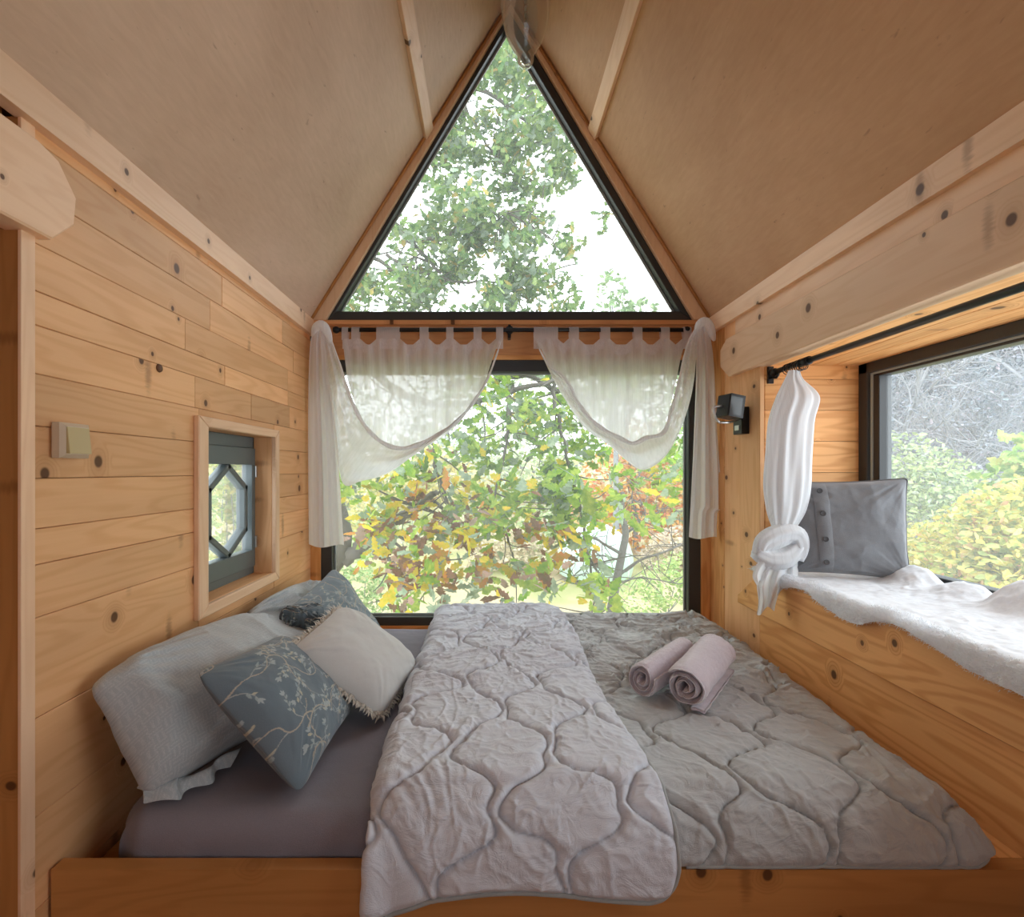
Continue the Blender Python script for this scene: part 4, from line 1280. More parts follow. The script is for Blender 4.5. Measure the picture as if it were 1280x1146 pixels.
def swag_curtain(label, tabs, top_l, top_r, inner, outer, tail_l, tail_r, hook, notch):
    t = thing('curtain', label, 'curtain', (px(hook[0], 600, 2.55)[0], 2.55, 1.3))
    Yp = YR
    # sheer panel below the tabs
    ins = spline(inner, 160)
    order = np.argsort(ins[:, 0]); ix, iyv = ins[order, 0], ins[order, 1]
    nu, nv = 150, 60
    xs_ = np.linspace(top_l, top_r, nu)
    tabc = np.array([(a + b) / 2 for a, b in tabs]); tabw = np.array([(b - a) / 2 for a, b in tabs])
    P = np.zeros((nu, nv, 3)); uvp = np.zeros((nu, nv, 3))
    for i, x in enumerate(xs_):
        dmin = np.min(np.maximum(np.abs(tabc - x) - tabw, 0))
        ytop = 423.5 + min(7.5, dmin * .9)
        ybot = np.interp(x, ix, iyv) + 9
        for j, w in enumerate(np.linspace(0, 1, nv)):
            y = ytop + (ybot - ytop) * w
            # pleats gather towards the tie point of the swag
            xx = x + (np.interp(x, [top_l, top_r], [6, -6])) * w
            dy = .009 * math.sin(x * .42) * (.4 + .6 * (1 - w)) + .007 * math.sin(x * .17 + 1.0 + w)
            P[i, j] = px(xx, y, Yp - .012 - .03 * w + dy)
            uvp[i, j] = (x / 260, w, 0)
    cloth('sheer_panel', P, SHEER, t, uvs=uvp)
    # header hem and tab loops
    nh_ = 90
    Hm = np.zeros((nh_, 5, 3))
    for i, x in enumerate(np.linspace(top_l, top_r, nh_)):
        dmin = np.min(np.maximum(np.abs(tabc - x) - tabw, 0)); ytop = 423.0 + min(7.5, dmin * .9)
        for j, w in enumerate(np.linspace(0, 1, 5)):
            Hm[i, j] = px(x, ytop + w * 13, Yp - .016 + .009 * math.sin(x * .42) * .4 - .001)
    cloth('hem', Hm, SHEER, t)
    for a, b in tabs:
        x0, x1 = px(a, 424, Yp)[0], px(b, 424, Yp)[0]
        prof = [(Yp - .016, px(0, 426, Yp)[2]), (Yp - .0155, ZR - .02), (Yp - .0145, ZR)]
        prof += [(Yp - .0145 * math.cos(q), ZR + .0145 * math.sin(q)) for q in np.linspace(.3, math.pi - .3, 7)]
        prof += [(Yp + .0145, ZR), (Yp + .010, ZR - .03), (Yp - .004, px(0, 427, Yp)[2])]
        T_ = np.zeros((4, len(prof), 3))
        for k, q in enumerate(np.linspace(x0, x1, 4)):
            for m_, (yy2, zz2) in enumerate(prof):
                T_[k, m_] = (q, yy2, zz2)
        cloth('tab', T_, SHEER, t)
    # swag : lofted with folds
    A = spline(inner, 130); B = spline(outer, 130)
    nw = 36
    Pw = np.zeros((130, nw, 3))
    for i in range(130):
        a = i / 129
        bulge = math.sin(a * math.pi)
        for j, w in enumerate(np.linspace(0, 1, nw)):
            q = A[i] * (1 - w) + B[i] * w
            fold = .016 * math.sin(w * 2 * math.pi * 2.6 + a * 4) * math.sqrt(max(0, bulge)) * (1 - .5 * w) + .010 * math.sin(w * 17 + a * 9) * bulge
            yd = 2.545 - .055 * math.sin(min(1, w * 1.1) * math.pi) * (.35 + .65 * bulge) + fold
            Pw[i, j] = px(q[0], q[1], yd)
    cloth('swag', Pw, SHEER2, t)
    # rolled upper lip of the swag, denser cloth
    lip = np.array([px(p[0], p[1] + 2, 2.512) for p in A[4:-2]])
    rr_ = .011 * (.35 + .65 * np.sin(np.linspace(0, math.pi, len(lip)))) * (1 + .15 * np.sin(np.arange(len(lip)) * .6))
    Vl, Fl = tube_geo(lip, rr_, 10)
    mk('rolled_lip', Vl, Fl, SHEER2, t, smooth=True, uvc=Vl)
    # tail over the hook
    L1, R1 = spline(tail_l, 80), spline(tail_r, 80)
    nt_ = 60
    Pt = np.zeros((nt_, 80, 3))
    for j in range(80):
        w = j / 79
        for i, a in enumerate(np.linspace(0, 1, nt_)):
            q = L1[j] * (1 - a) + R1[j] * a
            ft = (.014 * math.sin(a * 2 * math.pi * 2.4 + w * 1.4) + .007 * math.sin(a * 27 + w * 2)) * (.35 + .65 * w)
            yd = 2.525 - .030 * math.exp(-(w / .06) ** 2) + ft
            yb = q[1]
            if j > 74 and notch: yb = q[1] + notch(a) * (j - 74) / 5
            Pt[i, j] = px(q[0], yb, yd)
    cloth('tail', Pt, SHEER2, t)
    # knuckle of cloth on the hook
    hk = [px(hook[0] - 7, hook[1] + 14, 2.53), px(hook[0] - 3, hook[1] + 2, 2.50), px(hook[0] + 4, hook[1] - 2, 2.49), px(hook[0] + 10, hook[1] + 5, 2.50), px(hook[0] + 16, hook[1] + 22, 2.52)]
    Vk, Fk = tube_geo(spline(hk, 24), .006 + .018 * np.sin(np.linspace(0, math.pi, 24)) ** .7, 12)
    mk('hook_fold', Vk, Fk, SHEER2, t, smooth=True, uvc=Vk)
    return t


swag_curtain('sheer white tab-top curtain swagged over the left corner of the big window',
             [(428, 436), (440, 450), (471, 500), (525, 536), (558, 567), (592, 602), (620, 629)], 428, 629,
             [(627, 424), (606, 478), (576, 520), (541, 545), (506, 558), (480, 552), (456, 530), (438, 495), (425, 455), (413, 422), (402, 408)],
             [(630, 418), (620, 447), (609, 476), (586, 508), (555, 541), (512, 573), (482, 593), (452, 601), (428, 603), (419, 540), (408, 470), (398, 410)],
             [(393, 408), (387, 440), (385, 540), (386, 680)], [(406, 406), (412, 470), (421, 548), (430, 684)], (398, 408), lambda a: 3 * math.sin(a * 5))
swag_curtain('sheer white tab-top curtain swagged over the right corner of the big window',
             [(667, 697), (711, 723), (750, 762), (791, 802), (825, 836), (853, 863)], 667, 862,
             [(669, 424), (686, 455), (706, 470), (723, 502), (745, 528), (770, 543), (791, 552), (808, 545), (829, 539), (838, 514), (845, 490), (851, 465), (859, 430), (871, 405)],
             [(666, 416), (686, 463), (706, 499), (731, 535), (762, 557), (781, 574), (801, 587), (818, 582), (835, 566), (851, 536), (862, 503), (868, 472), (873, 422), (882, 403)],
             [(870, 405), (870, 469), (866, 575), (861, 671)], [(884, 401), (892, 450), (897, 547), (903, 628), (902, 636), (897, 640), (896, 655), (896, 673)], (877, 404), lambda a: 2 * math.sin(a * 5))

# ------------------------------------------------------------------ knotted curtain at the bench
kc = thing('curtain', 'white cotton curtain tied in a knot at the end of the bench', 'curtain', (1.21, 1.96, .8))


def cloth_column(name, rows, mat, seed, folds=9, depth=.55, amp=.10, k=72, Yc=1.955):
    """rows: (y_px, x_left, x_right); lofted folded cloth column"""
    R = spline([(r[0], r[1], r[2]) for r in rows], 90)
    th = np.linspace(0, 2 * math.pi, k, endpoint=False)
    P = np.zeros((len(R), k, 3))
    for i, (y, a, b) in enumerate(R):
        c = (a + b) / 2; hw = (b - a) / 2
        f = 1 + amp * np.sin(folds * th + 1.1 * seed + .9 * math.sin(i * .05)) + amp * .6 * np.sin((folds * 2 - 3) * th + i * .035)
        xx = c + hw * np.cos(th) * (1 + .35 * (f - 1)); dy = hw * depth * np.sin(th) * f * Yc / F_PX
        p = np.stack([(xx - 610) * Yc / F_PX, Yc + dy, np.full(k, CZ + (588 - y) * Yc / F_PX)], -1)
        P[i] = p
    return mk(name, P.reshape(-1, 3), [grid_faces(len(R), k, True)], mat, kc, smooth=True, uvc=np.stack([P[..., 0] * 3, P[..., 2], P[..., 1]], -1).reshape(-1, 3))


cloth_column('drape', [(463, 986, 999), (475, 981, 1004), (497, 971, 1023), (526, 962, 1017), (566, 959, 1014), (606, 957, 1012), (636, 960, 1006), (656, 965, 996), (668, 970, 990)], SHEER3, 1)
# knot: two crossed fat folds
kn = []
for (pp, r0) in (([(948, 694), (955, 676), (975, 667), (994, 668), (1000, 684), (996, 700)], .036), ([(944, 690), (960, 698), (980, 697), (999, 683)], .040), ([(996, 664), (978, 672), (958, 680), (946, 688)], .032), ([(950, 701), (970, 704), (992, 703)], .024)):
    C = spline([px(a, b, 1.925) for a, b in pp], 30)
    rad = r0 * (.65 + .35 * np.sin(np.linspace(0, math.pi, 30)))
    Vt, Ft = tube_geo(C, rad, 28)
    ringi = np.arange(len(Vt)) % 28; along = np.arange(len(Vt)) // 28
    cen_ = np.repeat(C, 28, 0)
    Vt = cen_ + (Vt - cen_) * (1 + .10 * np.sin(ringi * 2 * math.pi / 28 * 7 + along * .1))[:, None]
    kn.append((Vt, Ft))
V_, F_ = join(kn)
mk('knot', V_, F_, SHEER3, kc, smooth=True, uvc=V_)


def ribbon(name, left, right, Y0, amp, fr, ph, Y1=None):
    Lr, Rr = spline(left, 50), spline(right, 50)
    P = np.zeros((36, 50, 3))
    for j in range(50):
        w = j / 49
        for i, a in enumerate(np.linspace(0, 1, 36)):
            q = Lr[j] * (1 - a) + Rr[j] * a
            P[i, j] = px(q[0], q[1] + 4 * math.sin(a * 7 + ph) * w, (Y0 if Y1 is None else Y0 + (Y1 - Y0) * w) + amp * math.sin(a * fr + ph + w) * (.4 + .6 * w))
    cloth(name, P, SHEER3, kc)


ribbon('tail', [(953, 700), (946, 725), (948, 750), (946, 766)], [(985, 702), (978, 725), (970, 750), (968, 760)], 1.915, .020, 13, .5)
ribbon('tail', [(975, 700), (972, 722), (970, 742)], [(997, 700), (998, 722), (994, 738)], 1.93, .018, 12, 2.0)
ribbon('tail', [(948, 702), (942, 712), (941, 720), (946, 728)], [(966, 703), (960, 715), (956, 724), (953, 730)], 1.905, .012, 9, 1.0)
for k_ in range(9):
    yk = 1.925 + .012 * k_ + random.uniform(-.003, .003)
    tl_ = random.uniform(-.35, .35)
    ring = [(XR2 + .022 * math.cos(a), yk + tl_ * .022 * math.sin(a), ZR2 - .008 + .022 * math.sin(a)) for a in np.linspace(0, 2 * math.pi, 21)]
    tube('ring', ring, .0018, BLACK_METAL, kc, 6)

# ------------------------------------------------------------------ spot lamp on the right wall
sp = thing('wall_lamp', 'small black square spot lamp on a bent arm on the right wall', 'lamp', (XR, 2.27, 1.56))
mnt = box('mount', (1.172, XR - .0005), (2.235, 2.315), (1.530, 1.655), BLACK_METAL, sp, ch=.003)
box('switch', (1.1685, 1.172), (2.250, 2.300), (1.60, 1.64), plain('lamp_grey', (.06, .065, .065), .3), mnt, ch=.001)
box('switch', (1.1685, 1.172), (2.255, 2.295), (1.548, 1.572), STEEL, mnt, ch=.001)
tube('arm', spline([(1.17, 2.26, 1.605), (1.14, 2.235, 1.590), (1.09, 2.20, 1.578), (1.045, 2.19, 1.578)], 14), .006, STEEL, sp)
tube('arm', spline([(1.045, 2.19, 1.578), (1.030, 2.19, 1.60), (1.022, 2.19, 1.645), (1.06, 2.19, 1.652)], 14), .006, STEEL, sp)
hd = oriented_box('head', (1.100, 2.195, 1.648), (.080, .02, -.012), (-.02, .08, 0), (.014, 0, .100), BLACK_METAL, sp, ch=.004)
oriented_box('lens', (1.1035, 2.155, 1.648), (.062, .0155, -.009), (-.001, .004, 0), (.011, 0, .08), plain('lamp_lens', (.03, .033, .033), .15), hd, ch=.001)

# light switch on the left wall
ls = thing('light_switch', 'square cream light switch on the left plank wall', 'switch', (XL, 1.10, 1.43))
hs_ = box('housing', (XL, XL + .032), (1.062, 1.140), (1.388, 1.467), CREAM_PLASTIC, ls, ch=.008)
V_, F_ = prism_geo([(XL + .030, 1.398), (XL + .040, 1.398), (XL + .034, 1.457), (XL + .030, 1.457)], 1.071, 1.131, 1, .001)
mk('rocker', V_, F_, GOLD_PLASTIC, hs_)

# ------------------------------------------------------------------ pendant bulb
pb_ = thing('pendant_bulb', 'oversized clear glass filament bulb hanging from the ridge', 'lamp', (XC, 1.57, 2.9))
CG = (XC, 1.57)
prof = [(.004, 2.671), (.018, 2.674), (.0255, 2.686), (.0265, 2.700), (.029, 2.712), (.043, 2.735), (.060, 2.770), (.072, 2.81), (.079, 2.86), (.080, 2.90), (.076, 2.95), (.064, 3.00), (.046, 3.045), (.032, 3.075), (.026, 3.10)]
m_bulb = glass('bulb_glass', (.84, .83, .80), haze=.06, refl=.15, blend=.35)
ps = spline(prof, 60)
V_, F_ = lathe_geo(ps, CG, 40)
mk('glass_envelope', V_, F_, m_bulb, pb_, smooth=True)
V_, F_ = lathe_geo([(.0, 3.19), (.022, 3.19), (.028, 3.17), (.028, 3.09), (.024, 3.085)], CG, 20)
mk('socket', V_, F_, BLACK_METAL, pb_, smooth=True)
tube('cord', [(XC, 1.57, 3.19), (XC, 1.57, 3.5), (XC, 1.57, RIDGE - .02)], .004, BLACK_METAL, pb_)
V_, F_ = lathe_geo([(.014, 3.09), (.010, 3.02), (.006, 2.95), (.0035, 2.80), (.006, 2.795), (0, 2.79)], CG, 12)
mk('stem', V_, F_, m_bulb, pb_, smooth=True)
fil = []
for q in np.linspace(0, 1, 160):
    a = q * 2 * math.pi * 6
    fil.append((XC + .007 * math.cos(a), 1.57 + .007 * math.sin(a), 2.80 + .14 * q))
tube('filament', fil, .0011, plain('filament', (.35, .13, .05), .4, metal=.6), pb_, 5)

# ================================================================== outside
# ground: a dry meadow with a rise at the back
nu, nv = 60, 60
gx = np.linspace(-30, 34, nu)[:, None] + np.zeros((1, nv)); gyy = np.linspace(2.9, 46, nv)[None, :] + np.zeros((nu, 1))
gzz = -1.15 + .18 * fbm(gx * .25, gyy * .25, 33, 3) + 3.6 * smooth01((gyy - 15) / 25) + 1.6 * smooth01((gx - 7) / 12)
m, nt, N, L, out = new_mat('dry_meadow')
tc = N.new('ShaderNodeTexCoord'); n1 = N.new('ShaderNodeTexNoise'); n1.inputs['Scale'].default_value = .55; n1.inputs['Detail'].default_value = 4
n2 = N.new('ShaderNodeTexNoise'); n2.inputs['Scale'].default_value = 9; n2.inputs['Detail'].default_value = 4
L.new(tc.outputs['Object'], n1.inputs['Vector']); L.new(tc.outputs['Object'], n2.inputs['Vector'])
mr = N.new('ShaderNodeMapRange'); L.new(n1.outputs['Fac'], mr.inputs[0]); mr.inputs[1].default_value = .42; mr.inputs[2].default_value = .62
cgr = mixc(N, L, mr.outputs[0], (.47, .38, .24), (.26, .28, .11))
cgr = mixc(N, L, mathn(N, L, 'MULTIPLY', n2.outputs['Fac'], .5), cgr, (.40, .34, .20))
bs = N.new('ShaderNodeBsdfDiffuse'); L.new(cgr, bs.inputs['Color']); L.new(bs.outputs[0], out.inputs['Surface'])
mk('ground', np.stack([gx, gyy, gzz], -1).reshape(-1, 3), [grid_faces(nu, nv)], m, smooth=True, kind='structure')


def ground_z(x, y):
    return float(-1.15 + 3.6 * smooth01((y - 15) / 25) + 1.6 * smooth01((x - 7) / 12))


# leaf templates: (verts, tris)
def oak_leaf():
    sp_ = [0, .14, .26, .38, .50, .62, .74, .86, 1.0]
    wd = [.02, .10, .20, .13, .27, .17, .29, .16, .02]
    V, F = [], []
    for x, w in zip(sp_, wd):
        V += [(x - .5, -w, .10 * w - .12 * (x - .5) ** 2), (x - .5, 0, -.10 * (x - .5) ** 2), (x - .5, w, .10 * w - .12 * (x - .5) ** 2)]
    for i in range(len(sp_) - 1):
        a = i * 3
        F += [(a, a + 3, a + 4, a + 1), (a + 1, a + 4, a + 5, a + 2)]
    return np.array(V), np.array(F)


def plain_leaf():
    V = [(-.5, 0, 0), (-.1, -.26, .05), (-.05, 0, 0), (-.1, .26, .05), (.3, -.16, .02), (.3, .16, .02), (.5, 0, -.05)]
    return np.array(V), np.array([(0, 1, 2, 3), (1, 4, 6, 2), (3, 2, 6, 5)])


OAK, SIMPLE = oak_leaf(), plain_leaf()


def rand_rot(n, r, flat=.0, droop=0.0):
    ax = r.normal(0, 1, (n, 3)); ax[:, 2] = ax[:, 2] * .5 - droop
    ax /= np.linalg.norm(ax, axis=1)[:, None]
    nr = r.normal(0, 1, (n, 3)) + np.array([0, -.4, flat])
    b = np.cross(nr, ax); b /= np.linalg.norm(b, axis=1)[:, None]
    c = np.cross(ax, b)
    return np.stack([ax, b, c], 1)      # rows: local x,y,z axes


def scatter(tpl, pos, size, r, pal, wts, flat=.5, droop=.3, jit=.15):
    V, F = tpl
    n = len(pos)
    R = rand_rot(n, r, flat, droop)
    W = np.einsum('kj,njd->nkd', V, R) * np.asarray(size)[:, None, None] + pos[:, None, :]
    FF = (F[None] + (np.arange(n) * len(V))[:, None, None]).reshape(-1, F.shape[1])
    pal = np.asarray(pal, float)
    c = pal[r.choice(len(pal), n, p=np.asarray(wts) / np.sum(wts))] * np.exp(r.normal(0, jit, (n, 1)))
    C = np.repeat(np.clip(c, 0, 1), len(V), 0)
    return W.reshape(-1, 3), FF, C


def blob(centers, radii, n, r, hollow=.55):
    """points in a union of ellipsoids, denser toward the outside"""
    centers = np.asarray(centers, float); radii = np.asarray(radii, float)
    vol = np.prod(radii, 1) ** .8
    k = r.choice(len(centers), n, p=vol / vol.sum())
    d = r.normal(0, 1, (n, 3)); d /= np.linalg.norm(d, axis=1)[:, None]
    rr = r.uniform(hollow ** 3, 1, n) ** (1 / 3)
    return centers[k] + d * rr[:, None] * radii[k]


def twig_tree(base, height, r, levels=4, spread=.55, rad=.06, k=4, kids=(3, 5), up=.35, first=.45):
    """recursive bare branches; returns list of tubes and tip points"""
    tubes, tips = [], []

    def grow(p, d, ln, rd, lev):
        n = 5
        pts = [p.copy()]
        q = p.copy(); dd = d.copy()
        for i in range(n):
            dd = dd + r.normal(0, .13, 3) + np.array([0, 0, .05 * up]); dd /= np.linalg.norm(dd)
            q = q + dd * ln / n; pts.append(q.copy())
        tubes.append(tube_geo(np.array(pts), np.linspace(rd, rd * .55, n + 1), max(3, k - (levels - lev) // 1 if lev < levels else k + 2), cap=False))
        if lev == 0:
            tips.append(q); return
        for c in range(r.integers(*kids) + (1 if lev == levels else 0)):
            t = r.uniform(first if lev == levels else .3, 1.0)
            i0 = min(n - 1, int(t * n)); pp = pts[i0] * (1 - (t * n - i0)) + pts[i0 + 1] * (t * n - i0)
            nd = dd + r.normal(0, spread, 3) + np.array([0, 0, up * .5]); nd /= np.linalg.norm(nd)
            grow(pp, nd, ln * r.uniform(.5, .75), rd * .55, lev - 1)
    grow(np.array(base, float), np.array([0, 0, 1.0]), height * .5, rad, levels)
    return tubes, tips


def tree(name, label, cat, base, trunk_h, centers, radii, nleaf, size, pal, wts, seed, bark=BARK_GREY, trunk_r=.1, tpl=SIMPLE, mat=None, group=None, jit=.15, hollow=.55):
    r = np.random.default_rng(seed)
    t = thing(name, label, cat, base, group)
    base = np.array(base, float)
    centers = np.asarray(centers, float); radii = np.asarray(radii, float)
    tb = []
    topc = centers.mean(0)
    mid = base + np.array([0, 0, trunk_h])
    if cat in ('shrub', 'bush'): trunk_r = .014
    tb.append(tube_geo(spline([base + (0, 0, -.2), (base + mid) / 2 + r.normal(0, .06, 3), mid, topc], 12), np.linspace(trunk_r, trunk_r * .4, 12), 7))
    for c, rd in zip(centers, radii):
        for q in range(3 if trunk_r > .03 else 1):
            e = c + r.normal(0, .35, 3) * rd
            tb.append(tube_geo(spline([mid, (mid + e) / 2 + r.normal(0, .08, 3), e], 8), np.linspace(trunk_r * .5, min(.012, trunk_r * .25), 8), 5))
    V, F = join(tb)
    mk('trunk', V, F, bark, t, smooth=True)
    pos = blob(centers, radii, nleaf, r, hollow)
    V, F, C = scatter(tpl, pos, r.uniform(.7, 1.3, nleaf) * size, r, pal, wts, jit=jit)
    mk('foliage', V, [F], mat or LEAF_FAR, t, col=C, kind='stuff')
    return t


def cpx(x, y, Y): return px(x, y, Y)


G1 = (.23, .37, .05); G2 = (.14, .24, .06); G3 = (.33, .45, .08); YL = (.64, .50, .05); OR = (.52, .25, .05); BR = (.25, .13, .075); PK = (.44, .30, .23); SG = (.31, .39, .27); PG = (.42, .48, .35)

# --- the oak whose branches hang in front of the big window
oak = thing('oak_tree', 'oak with lobed green, yellow and brown leaves hanging before the big window', 'tree', (-2.4, 5.2, -1.15))
r = np.random.default_rng(5)
tb = []
trunk = spline([(-2.5, 5.3, -1.4), (-2.2, 5.25, -.2), (-1.85, 5.2, .25), (-1.62, 5.2, .62), (-1.9, 5.3, 1.5), (-2.3, 5.5, 3.0), (-2.4, 5.8, 5.2)], 40)
tb.append(tube_geo(trunk, np.linspace(.20, .10, 40), 10))
V, F = join(tb); mk('trunk', V, F, BARK, oak, smooth=True)
limbs = [
    ([(430, 700, 5.2), (480, 660, 5.0), (520, 635, 4.7), (545, 615, 4.5)], .085),
    ([(470, 690, 5.0), (500, 715, 4.9), (508, 760, 4.9), (505, 800, 4.9)], .035),
    ([(400, 420, 5.4), (520, 500, 5.0), (600, 500, 4.6), (680, 480, 4.4), (735, 470, 4.3)], .055),
    ([(560, 480, 4.8), (660, 470, 4.6), (690, 488, 4.6), (760, 500, 4.7), (850, 520, 4.8)], .035),
    ([(690, 470, 4.5), (700, 540, 4.3), (720, 610, 4.2), (735, 690, 4.2), (745, 770, 4.2)], .020),
    ([(640, 480, 4.5), (632, 560, 4.2), (620, 620, 4.1), (640, 690, 4.0)], .016),
    ([(545, 500, 4.8), (540, 560, 4.4), (560, 640, 4.2), (540, 700, 4.1)], .018),
    ([(400, 240, 6.2), (470, 262, 6.0), (510, 300, 5.8), (550, 340, 5.7)], .05),
    ([(400, 285, 6.4), (460, 318, 6.2), (510, 352, 6.0), (545, 396, 5.8)], .04),
    ([(510, 300, 5.8), (555, 298, 5.6), (580, 272, 5.5), (606, 262, 5.4), (650, 275, 5.3), (690, 300, 5.2)], .026),
    ([(470, 60, 6.4), (560, 90, 6.0), (630, 130, 5.8), (700, 190, 5.6)], .04),
    ([(560, 90, 6.0), (600, 170, 5.8), (640, 215, 5.6), (680, 230, 5.5)], .022),
    ([(520, 10, 6.3), (600, 30, 6.0), (680, 110, 5.9), (760, 160, 5.8)], .03),
    ([(480, 320, 6.0), (560, 350, 5.8), (640, 350, 5.6), (720, 330, 5.5)], .022),
]
twigs = []
for pts, rd in limbs:
    C = spline([cpx(*p) for p in pts], 26)
    V, F = tube_geo(C + r.normal(0, .012, C.shape), np.linspace(rd, rd * .35, 26), 6)
    mk('branch', V, F, BARK, oak, smooth=True)
    for q in range(16):
        i0 = r.integers(4, 26); p0 = C[i0]
        d_ = r.normal(0, 1, 3) * np.array([1, .7, .8]) + np.array([.2, -.1, -.35]); d_ /= np.linalg.norm(d_)
        p2 = p0 + d_ * r.uniform(.25, .6)
        twigs.append(tube_geo(spline([p0, (p0 + p2) / 2 + r.normal(0, .05, 3), p2], 6), np.linspace(rd * .25 + .003, .003, 6), 4, cap=False))
V, F = join(twigs); mk('twigs', V, F, BARK, oak, smooth=True, kind='stuff')

# leaves: clusters described as (x, y, depth, spread px, count, palette)
GREEN = ([G1, G2, G3, SG, YL], [4, 3, 3, 2, .5])
AUTUMN = ([G1, G3, YL, OR, BR, PK, SG], [2, 3, 4, 2, 3.4, 3, 2])
MIXED = ([G1, G3, YL, SG, BR], [4, 4, 2, 2, .8])
CANOPY = ([(.17, .26, .085), (.12, .20, .075), (.26, .34, .13), (.25, .31, .22), (.42, .34, .11)], [4, 3, 3, 3, .7])
clus = [
    # lower window
    (470, 625, 4.2, 32, 60, MIXED), (455, 660, 4.4, 28, 36, AUTUMN), (520, 650, 4.1, 38, 70, AUTUMN), (560, 690, 4.0, 36, 60, AUTUMN), (590, 640, 4.2, 36, 70, MIXED),
    (620, 680, 4.0, 34, 60, AUTUMN), (650, 700, 3.9, 30, 46, AUTUMN), (560, 600, 4.3, 34, 50, MIXED), (610, 560, 4.4, 40, 80, GREEN), (650, 520, 4.5, 38, 80, GREEN),
    (680, 570, 4.3, 36, 80, GREEN), (640, 620, 4.1, 36, 80, MIXED), (700, 620, 4.2, 32, 70, GREEN), (720, 660, 4.2, 26, 46, GREEN), (735, 715, 4.0, 24, 40, MIXED),
    (700, 690, 4.1, 28, 46, AUTUMN), (480, 705, 4.3, 26, 26, AUTUMN), (515, 735, 4.2, 22, 22, AUTUMN), (560, 740, 4.3, 22, 22, ([SG, PG, BR], [3, 2, 2])), (740, 560, 4.5, 30, 46, GREEN),
    (700, 500, 4.6, 34, 60, GREEN), (600, 740, 4.4, 28, 24, ([SG, PG, G3], [3, 2, 2])), (500, 560, 4.6, 34, 40, GREEN), (760, 620, 4.4, 24, 30, MIXED), (820, 560, 4.9, 34, 60, GREEN),
    (840, 610, 4.9, 26, 44, MIXED), (800, 640, 4.9, 24, 26, MIXED), (570, 490, 4.8, 40, 60, GREEN), (760, 510, 4.8, 36, 50, GREEN), (450, 560, 4.8, 30, 40, GREEN), (640, 465, 5.0, 36, 36, GREEN),
    (525, 690, 4.0, 30, 34, AUTUMN), (605, 705, 4.0, 26, 26, AUTUMN), (680, 745, 4.1, 24, 20, MIXED),
    # gable window
    (470, 330, 5.9, 36, 130, CANOPY), (520, 300, 5.8, 36, 130, CANOPY), (560, 340, 5.7, 36, 140, CANOPY), (600, 310, 5.5, 34, 120, CANOPY), (640, 350, 5.5, 34, 130, CANOPY),
    (680, 330, 5.4, 24, 70, CANOPY), (540, 255, 5.7, 30, 90, CANOPY), (590, 270, 5.5, 30, 80, CANOPY), (450, 372, 6.0, 30, 80, CANOPY), (500, 380, 5.9, 34, 90, CANOPY),
    (580, 385, 5.7, 36, 110, CANOPY), (650, 388, 5.5, 34, 100, CANOPY), (700, 378, 5.5, 26, 50, CANOPY), (655, 288, 5.4, 20, 40, CANOPY), (665, 255, 5.5, 18, 34, CANOPY),
    (600, 120, 5.9, 28, 110, CANOPY), (625, 80, 6.0, 24, 90, CANOPY), (640, 150, 5.8, 34, 140, CANOPY), (580, 190, 5.8, 26, 90, CANOPY), (680, 180, 5.6, 30, 110, CANOPY),
    (620, 195, 5.7, 26, 90, CANOPY), (700, 215, 5.6, 20, 60, CANOPY), (650, 228, 5.6, 22, 60, CANOPY), (665, 110, 5.9, 26, 80, CANOPY), (560, 160, 5.9, 26, 70, CANOPY), (690, 245, 5.6, 12, 16, CANOPY),
    (760, 265, 5.8, 10, 12, CANOPY), (540, 205, 5.8, 22, 60, CANOPY), (600, 55, 6.2, 24, 60, CANOPY), (700, 140, 5.9, 20, 40, CANOPY),
    # hangs on beside and above what the window frames
    (420, 250, 6.2, 44, 110, CANOPY), (380, 330, 6.2, 44, 110, CANOPY), (520, 60, 6.3, 50, 120, CANOPY), (700, 30, 6.2, 44, 90, CANOPY), (390, 480, 5.4, 50, 90, GREEN), (380, 600, 5.2, 46, 80, MIXED),
]
near_pos, near_sz, near_pal = [], [], []
bulk = []
for (x, y, Yd, spd, n, (pal, wts)) in clus:
    n = int(n * (1.9 if y > 400 else 3.0))
    c = cpx(x, y, Yd); s = spd * Yd / F_PX
    sub = r.normal(0, 1, (7, 3)) * np.array([s * .62, s * .9 + .12, s * .62])
    pos = c + sub[r.integers(0, 7, n)] + r.normal(0, 1, (n, 3)) * np.array([s * .30, s * .4, s * .26])
    sz = r.uniform(.085, .15, n) if y > 400 else r.uniform(.08, .14, n)
    if y > 400:
        k = min(n, 11)
        for q in range(k):
            near_pos.append(pos[q] + np.array([0, -.25, 0])); near_sz.append(sz[q] * 1.3); near_pal.append((pal, wts))
        pos, sz = pos[k:], sz[k:]
    bulk.append(scatter(OAK, pos, sz, r, pal, wts, flat=.6, droop=.5))
Vs, Fs, Cs, nvv = [], [], [], 0
for V, F, C in bulk:
    Vs.append(V); Fs.append(F + nvv); Cs.append(C); nvv += len(V)
mk('foliage', np.concatenate(Vs), [np.concatenate(Fs)], LEAF, oak, col=np.concatenate(Cs), kind='stuff')
